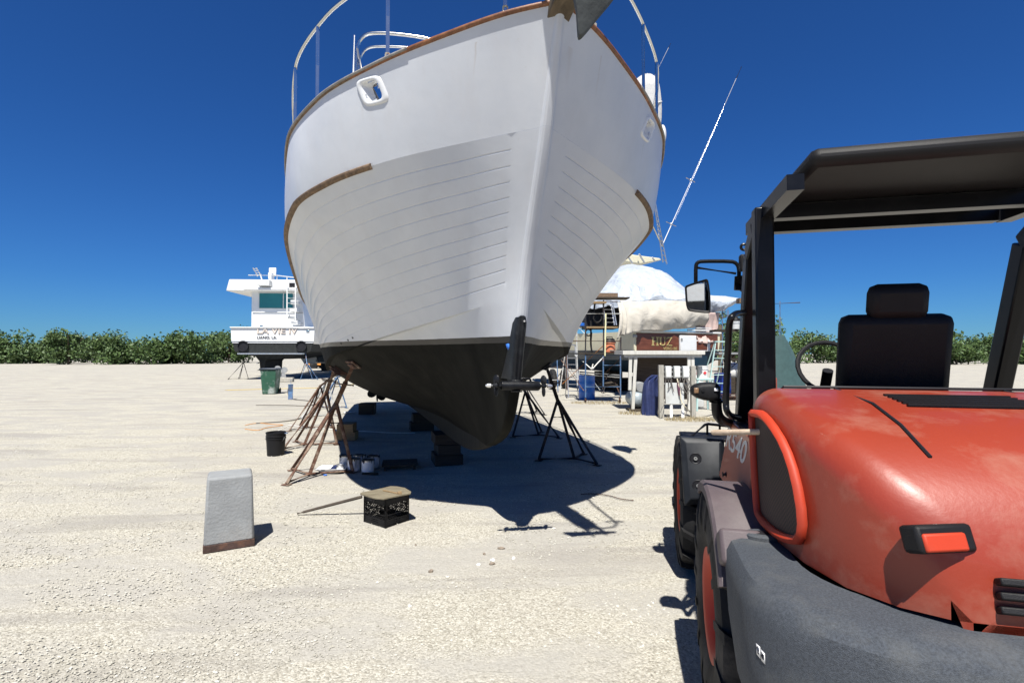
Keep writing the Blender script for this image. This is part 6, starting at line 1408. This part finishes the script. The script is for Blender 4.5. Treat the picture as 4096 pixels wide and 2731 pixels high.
for k in range(9):
    x = 2665 + rr2.random() * 90; q = [pw(x, 1512, PY - .1), pw(x + rr2.uniform(-12, 12), 1530 + rr2.random() * 20, PY - .14), pw(x + rr2.uniform(-15, 30), 1560 + rr2.random() * 30, PY - .13), pw(x + rr2.uniform(-10, 20), 1512 + rr2.random() * 60, PY - .1)]
    m.tube(smooth(q, 2), .009, 5)
m.tube(smooth([pw(2747, 1540, PY - .1), pw(2757, 1580, PY - .12), pw(2750, 1620, PY - .12), pw(2743, 1662, PY - .1)], 2), .009, 5)
m.tube(smooth([pw(2665, 1510, PY - .1), pw(2658, 1560, PY - .14), pw(2664, 1600, PY - .2), pw(2640, 1650, PY - .3)], 2), .009, 5)
m.build('cables', 'hose_grey', el, root=el, world=True)
m = MB(); m.tube([pw(2711, 1530, PY - .12), pw(2716, 1555, PY - .12), pw(2720, 1582, PY - .12)], [.02, .035, .03], 8); m.build('plug', 'plug_maroon', el, root=el, world=True)

m = MB(); m.tube(smooth([pw(2708, 1512, PY - .1), pw(2722, 1570, PY - .14), pw(2724, 1605, PY - .16), pw(2745, 1632, PY - .2), G(2770, 1655, .02), G(2790, 1672, .015), G(2840, 1668, .015), G(2890, 1658, .015)], 2), .016, 7); tag(m.build('shore_power_cord', 'cord_cream'), 'cream shore power cord hanging from the pedestal to the ground', 'cord')

hose('thin dark hose wandering over the ground right of the pedestal', [(2782, 1672), (2830, 1664), (2876, 1650), (2890, 1660), (2920, 1700)], .012, 'hose_grey')
# buckets and odds right of the pedestal
def obj_at(px, py): return G(px, py)
st_ = thing('work_stool', 'grey plastic step stool holding a white bucket, right of the pedestal', 'stool', tuple(G(2810, 1640)), .1)
hS = W(2810, 1512, G(2810, 1640).y).z; m = MB(); m.bb(-.26, .26, -.2, .2, hS - .05, hS)
m.build('stool_top', 'pale_green', st_, bev=.01)
for x in (-.22, .22):
    for y in (-.16, .16): m = MB(); m.beam((x * 1.2, y * 1.2, 0), (x, y, hS - .05), .05, .04); m.build('leg', 'pale_green', st_)
g_ = G(2810, 1640); bucket('bucket', 'white bucket with a red diamond mark on the stool', (g_.x, g_.y, hS), .165, .36, 'white_plastic'); 
wb = [o for o in COL.objects if o.get('label', '').startswith('white bucket with a red')][0]
m = MB(); m.box((.02, -.166, .16), (.075, .004, .075), rotm(0, R(45), 0)); m.build('red_mark', 'red_label', wb)
bucket('bucket', 'white bucket with red lettering behind the right pedestal post', (G(2782, 1625).x, G(2782, 1625).y, hS - .15), .16, .36, 'white_plastic')
wb2 = [o for o in COL.objects if o.get('label', '').startswith('white bucket with red lettering')][0]
m = MB(); m.bb(-.02, .13, -.168, -.15, .22, .34); m.build('red_band', 'red_label', wb2); text_mesh('R', .10, 'lettering', 'label_white', wb2, (.05, -.172, .235), (math.pi / 2, 0, 0), .001)
m = MB(); c = G(2782, 1625); m.bb(c.x - .2, c.x + .2, c.y - .2, c.y + .2, 0, hS - .155); tag(m.build('plastic_crate', 'grey_box', bev=.02), 'grey plastic crate under the bucket with red lettering', 'crate')
drum('dark blue drum behind the pale green ladder', 2904, 1592, .30, .92, 'drum_dark'); 
m = MB(); c = W(2930, 1485, 21.5); m.ball(c, .38, 18, 12, (1.1, .9, 1)); tag(m.build('white_tank', 'white_plastic', sharp=80), 'round white plastic tank resting behind the dark blue drum', 'tank')
m = MB(); c = G(2938, 1560); m.bb(W(2910, 1500, 21.5).x, W(2955, 1500, 21.5).x, 21.2, 21.9, 0, W(2930, 1508, 21.5).z); tag(m.build('tank_stand', 'timber_dark', bev=.02), 'dark timber stand carrying the round white tank', 'stand')
# second scaffold at right with bucket, planks
YR = 20.0
s2 = thing('scaffold', 'dark tube scaffold on the right behind the loader cab', 'scaffold', (W(2960, 1500, YR).x, YR, 0))
def t2(name, segs, r_, mt):
    m = MB()
    for a, b, Y in segs: m.tube([W(*a, Y), W(*b, Y)], r_, 7)
    m.build(name, mt, s2, root=s2, world=True, sharp=60)
for x, y0 in ((2912, 1238), (2890, 1242), (3034, 1210), (2985, 1200), (3120, 1205)): t2('upright', [((x, y0), (x - 1, 1590), YR if x != 2890 else YR + 1.4)], .024, 'blue_iron')
for a, b in (((2880, 1367), (3130, 1368)), ((2880, 1270), (3010, 1268)), ((2860, 1418), (3130, 1418)), ((2990, 1220), (3200, 1210)), ((2880, 1455), (3030, 1458)), ((2880, 1535), (2985, 1530))): t2('rail', [(a, b, YR)], .018, 'rust_dark')
for a, b in (((2875, 1265), (2905, 1245)), ((2870, 1315), (2915, 1350)), ((2890, 1250), (2975, 1310)), ((3010, 1252), (3030, 1235)), ((2925, 1470), (3034, 1370)), ((2980, 1330), (3034, 1355)), ((2990, 1465), (3050, 1430))): t2('brace', [(a, b, YR + .2)], .015, 'black_iron')
for x0, x1_, y, mt in ((2865, 2955, 1321, 'timber_dark'), (2875, 2962, 1413, 'galvanised'), (2878, 2960, 1437, 'timber_dark')):
    a, b = W(x0, y - 4, YR - .1), W(x1_, y + 4, YR - .1); m = MB(); m.bb(a.x, b.x, YR - .1, YR + .6, b.z, a.z); m.build('plank', mt, s2, root=s2, world=True)
c = W(2942, 1316, YR); bucket('bucket', 'white bucket with a black lid up on the right scaffold plank', (c.x, c.y, c.z), .17, .30, 'white_paint')
hb2 = [o for o in COL.objects if o.get('label', '').startswith('white bucket with a black lid')][0]; m = MB(); m.lathe([(.18, .30), (.17, .38), (.10, .45), (0, .46)], n=18); m.build('lid', 'black_plastic', hb2)
m = MB(); a = W(2911, 1330, YR - .1); m.cyl(W(2911, 1335, YR - .1), W(2911, 1358, YR - .1), .035, 8); tag(m.build('orange_flag', 'rust_orange'), 'small orange and white marker tied to the right scaffold', 'marker')
m = MB(); a, b = W(2958, 1192, YR - .3), W(3020, 1212, YR - .3); m.bb(a.x, b.x, YR - .3, YR, b.z, a.z); m.build('top_board', 'teak_weathered', s2, root=s2, world=True)
# white cabinet and dark green cover beyond the cab
m = MB(); a, b = W(3000, 1383, 24), W(3038, 1465, 24); m.bb(a.x, b.x, 24, 24.7, 0, a.z); tag(m.build('white_cabinet', 'white_paint', bev=.03), 'tall white cabinet beyond the loader cab', 'cabinet')
m = MB(); rows = []
for j in range(13):
    v = j / 12; z = 2.3 * (1 - v); hwd = .25 + 1.1 * v**.7; rows.append([W(3085, 1415, 19) * 1 + Vector((hwd * math.cos(t) + .02 * math.sin(9 * t), .8 * math.sin(t), z - W(3085, 1415, 19).z)) for t in np.linspace(0, 6.283, 37)[:-1]])
m.grid(rows, True); m.add(rows[0], [tuple(range(36))]); tag(m.build('green_tarp', 'tarp_green', sharp=80), 'dark green cover over a peaked shape behind the loader cab', 'tarpaulin')

# ================================================================ TREES
def tree(label, c, h_, r_, n, seed, mt='leaf', group='bushes beyond the yard', trunk=True, asp=.8):
    rg = random.Random(seed); t = thing('tree', label, 'tree', tuple(c), 0, group); m = MB()
    if trunk:
        m.tube([(0, 0, 0), (.1, 0, h_ * .3), (0, .1, h_ * .55)], [.16, .12, .07], 7)
        for k in range(6):
            a = rg.random() * 6.28; m.tube([(0, 0, h_ * .3), (math.cos(a) * r_ * .3, math.sin(a) * r_ * .3, h_ * .5), (math.cos(a) * r_ * .6, math.sin(a) * r_ * .6, h_ * .75)], [.08, .05, .03], 5)
        m.build('trunk', 'bark', t)
    cl = [(Vector((rg.uniform(-1, 1) * r_ * .75, rg.uniform(-1, 1) * r_ * .6, h_ * ((.12 if 'belt' in group else .3) + .62 * rg.random()))), rg.uniform(.25, .5) * r_) for _ in range(18)]
    vs, fs = [], []
    for k in range(n):
        cc, cr = rg.choice(cl); d = Vector((rg.gauss(0, 1), rg.gauss(0, 1), rg.gauss(0, 1) * asp)).normalized() * cr * (rg.random()**.4)
        p = cc + d; s_ = rg.uniform(.07, .16) * r_ / (2.2 if 'belt' not in group else 2.0); u = Vector((rg.gauss(0, 1), rg.gauss(0, 1), rg.gauss(0, 1))).normalized(); v = u.cross(Vector((rg.gauss(0, 1), rg.gauss(0, 1), rg.gauss(0, 1)))).normalized()
        o = len(vs); vs += [p + u * s_, p + v * s_ * .55, p - u * s_, p - v * s_ * .55]; fs.append((o, o + 1, o + 2, o + 3))
    me = bpy.data.meshes.new('crown'); me.from_pydata([tuple(v) for v in vs], [], fs); me.materials.append(MATS[mt]); o = bpy.data.objects.new('crown', me); COL.objects.link(o); o.parent = t
    return t
for i, (px, Y, h_, r_, lab) in enumerate(((2930, 46, 4.0, 2.6, 'dense green bush just right of the pink drape'), (2995, 48, 4.8, 3.0, 'tall green bush behind the loader cab pillar'), (3060, 47, 4.2, 2.6, 'green bush at the right edge of the photo'))):
    p = W(px, 1415, Y); tree(lab, (p.x, Y, 0), h_, r_, 2600, 10 + i)
rgt = random.Random(11); words = ('tallest', 'broad', 'low', 'ragged', 'rounded', 'dark', 'leaning', 'thin')
for side_, xs_ in (('left of the named yacht', list(range(-60, 900, 105))), ('right of the loader cab', list(range(3120, 4200, 120)))):
    for i, px in enumerate(xs_):
        Y = rgt.uniform(78, 96); p = W(px + rgt.uniform(-30, 30), 1415, Y); h_ = rgt.uniform(3.6, 7.2); r_ = rgt.uniform(3.4, 5.6)
        tree('%s tree, %s from the left in the far belt %s' % (words[i % 8], ('first', 'second', 'third', 'fourth', 'fifth', 'sixth', 'seventh', 'eighth', 'ninth', 'tenth')[i], side_), (p.x, Y, 0), h_, r_, 3800, 70 + i + len(xs_), group='far belt of trees ' + side_)
pl = thing('palm_tree', 'palm crown showing between the pink drape and the right scaffold', 'palm', (W(2880, 1415, 30).x, 30, 0)); pz = W(2880, 1300, 30).z
m = MB(); m.tube([(0, 0, 0), (.05, 0, pz * .5), (0, 0, pz)], [.18, .14, .13], 8); m.build('trunk', 'bark', pl)
m = MB(); rg = random.Random(5)
for k in range(34):
    a = rg.random() * 6.28; e = rg.uniform(-.5, 1.2); L_ = rg.uniform(.9, 1.5); d = Vector((math.cos(a) * math.cos(e), math.sin(a) * math.cos(e), math.sin(e))); tip = Vector((0, 0, pz)) + d * L_ + Vector((0, 0, -.25 * L_)); b0 = Vector((0, 0, pz)) + d * L_ * .5; sdv = d.cross(Vector((0, 0, 1))).normalized() if abs(d.z) < .95 else Vector((1, 0, 0))
    for j in range(9):
        q = (j / 8 - .5) * 1.9; e2 = b0 + (d * math.cos(q) + sdv * math.sin(q)) * L_ * .5 + Vector((0, 0, -.12)); o = len(m.v); m.add([b0 + sdv * .02, b0 - sdv * .02, e2], [(0, 1, 2)])
m.build('frond', 'palm_leaf', pl)
# dry weeds at the foot of the shelter and pedestal
def weeds(label, c, r_, n, h_=.12):
    vs, fs = [], []; rg = random.Random(int(c.x * 100))
    for k in range(n):
        a = rg.random() * 6.28; q = rg.random()**.5 * r_; p = Vector((c.x + math.cos(a) * q * 2, c.y + math.sin(a) * q, 0)); l = rg.uniform(.3, 1) * h_; dx, dy = rg.uniform(-.6, .6) * l, rg.uniform(-.6, .6) * l; o = len(vs)
        vs += [p + Vector((-.006, 0, 0)), p + Vector((.006, 0, 0)), p + Vector((dx, dy, l))]; fs.append((o, o + 1, o + 2))
    me = bpy.data.meshes.new('weeds'); me.from_pydata([tuple(v) for v in vs], [], fs); me.materials.append(MATS['dry_grass']); o = bpy.data.objects.new('dry_weeds', me); COL.objects.link(o); tag(o, label, 'weeds'); o['kind'] = 'stuff'
weeds('dry weeds at the foot of the right pedestal post', G(2770, 1680), .35, 500); weeds('dry weeds round the scaffold casters', G(2400, 1612), .5, 500, .08); weeds('dry weeds under the front of the shelter', G(2560, 1655), .3, 260)

# ---- more yard clutter round the covered yacht
def at_(px, py): return G(px, py)
c = at_(2500, 1560); pt_ = thing('pallet_stack', 'stack of dark wooden pallets behind the shelter post and scaffold', 'pallets', (c.x, c.y, 0), .2)
for k in range(4):
    m = MB(); z0 = .14 * k
    for y_ in (-.5, -.25, 0, .25, .5): m.bb(-.6, .6, y_ - .05, y_ + .05, z0 + .10, z0 + .125)
    for x_ in (-.55, 0, .55): m.bb(x_ - .04, x_ + .04, -.55, .55, z0, z0 + .10)
    m.build('pallet', 'timber_dark', pt_)
c = at_(2830, 1590); wb3 = thing('wheelie_bin', 'dark blue wheeled bin behind the step stool, under the yacht quarter', 'bin', (c.x, c.y + 2.0, 0), .1)
m = MB(); m.box((0, 0, .5), (.5, .55, 1.0)); m.build('bin_body', 'navy_hull', wb3, bev=.03); m = MB(); m.box((0, 0, 1.03), (.58, .62, .06)); m.build('lid', 'dark_lid', wb3, bev=.015)
c = at_(2975, 1570); sh_ = thing('sawhorse', 'timber sawhorse with boards on it under the right scaffold', 'sawhorse', (c.x, c.y, 0), .1)
m = MB(); m.bb(-.7, .7, -.05, .05, .72, .80); m.build('top_beam', 'timber', sh_)
for x_ in (-.6, .6):
    for y_ in (-.28, .28): m = MB(); m.beam((x_, y_, 0), (x_, 0, .74), .05, .08); m.build('leg', 'timber', sh_)
for k, (px, py, sz, lab, mt, cat) in enumerate(((2560, 1548, (.9, .5, .5), 'dark tool chest in the shade under the covered yacht', 'dark_bottom', 'chest'), (2440, 1560, (.7, .5, .35), 'low dark box under the scaffold behind the drum', 'timber_dark', 'box'), (2850, 1575, (.5, .4, .45), 'small black tub behind the ladder feet', 'black_plastic', 'tub'), (2930, 1600, (.8, .3, .22), 'short pile of rusty pipe offcuts near the dark blue drum', 'rust_dark', 'scrap'), (3010, 1590, (.9, .5, .3), 'weathered planks piled beyond the loader cab', 'grey_timber', 'planks'))):
    c = at_(px, py); m = MB(); rg = random.Random(k)
    if cat in ('scrap', 'planks'):
        for q in range(7): y_ = rg.uniform(-.5, .5) * sz[1]; z_ = rg.uniform(.04, sz[2]); m.beam(c + Vector((-sz[0] / 2, y_, z_)), c + Vector((sz[0] / 2, y_ + rg.uniform(-.1, .1), z_ + rg.uniform(-.03, .03))), .07, .05)
    else: m.box(c + Vector((0, 0, sz[2] / 2)), sz); m.box(c + Vector((0, 0, sz[2] + .012)), (sz[0] * 1.04, sz[1] * 1.04, .024))
    tag(m.build(cat if cat not in ('scrap',) else 'scrap_pile', mt, bev=.012), lab, cat)
# long grey workshop behind the viewer, seen only in the loader's mirror
ws = thing('workshop', 'long grey workshop building behind the viewer, reflected in the loader mirror', 'building', (2, -24, 0))
m = MB(); m.bb(-14, 16, -6, 0, 0, 4.6); m.build('wall', 'shed_grey', ws); m = MB(); m.prism([Vector((-14.4, -6.5, 4.6)), Vector((-14.4, .5, 4.6)), Vector((-14.4, -3, 6.0))], (30.8, 0, 0)); m.build('roof', 'galvanised', ws)
for x_ in (-9, -2, 5): m = MB(); m.bb(x_, x_ + 4, -.01, .05, 0, 3.6); m.build('roller_door', 'dark_lid', ws)

for k, (px, py, lab) in enumerate(((2214, 1560, 'left one of two black rubber tyres under the yacht behind the scaffold'), (2262, 1556, 'right one of two black rubber tyres under the yacht behind the scaffold'))):
    c = G(px, py); m = MB(); m.lathe([(.22, -.13), (.40, -.12), (.46, -.08), (.48, 0), (.46, .08), (.40, .12), (.22, .13)], c + Vector((0, .5, .48)), (1, .15, 0), 28); tag(m.build('tyre', 'rubber', sharp=40), lab, 'tyre')
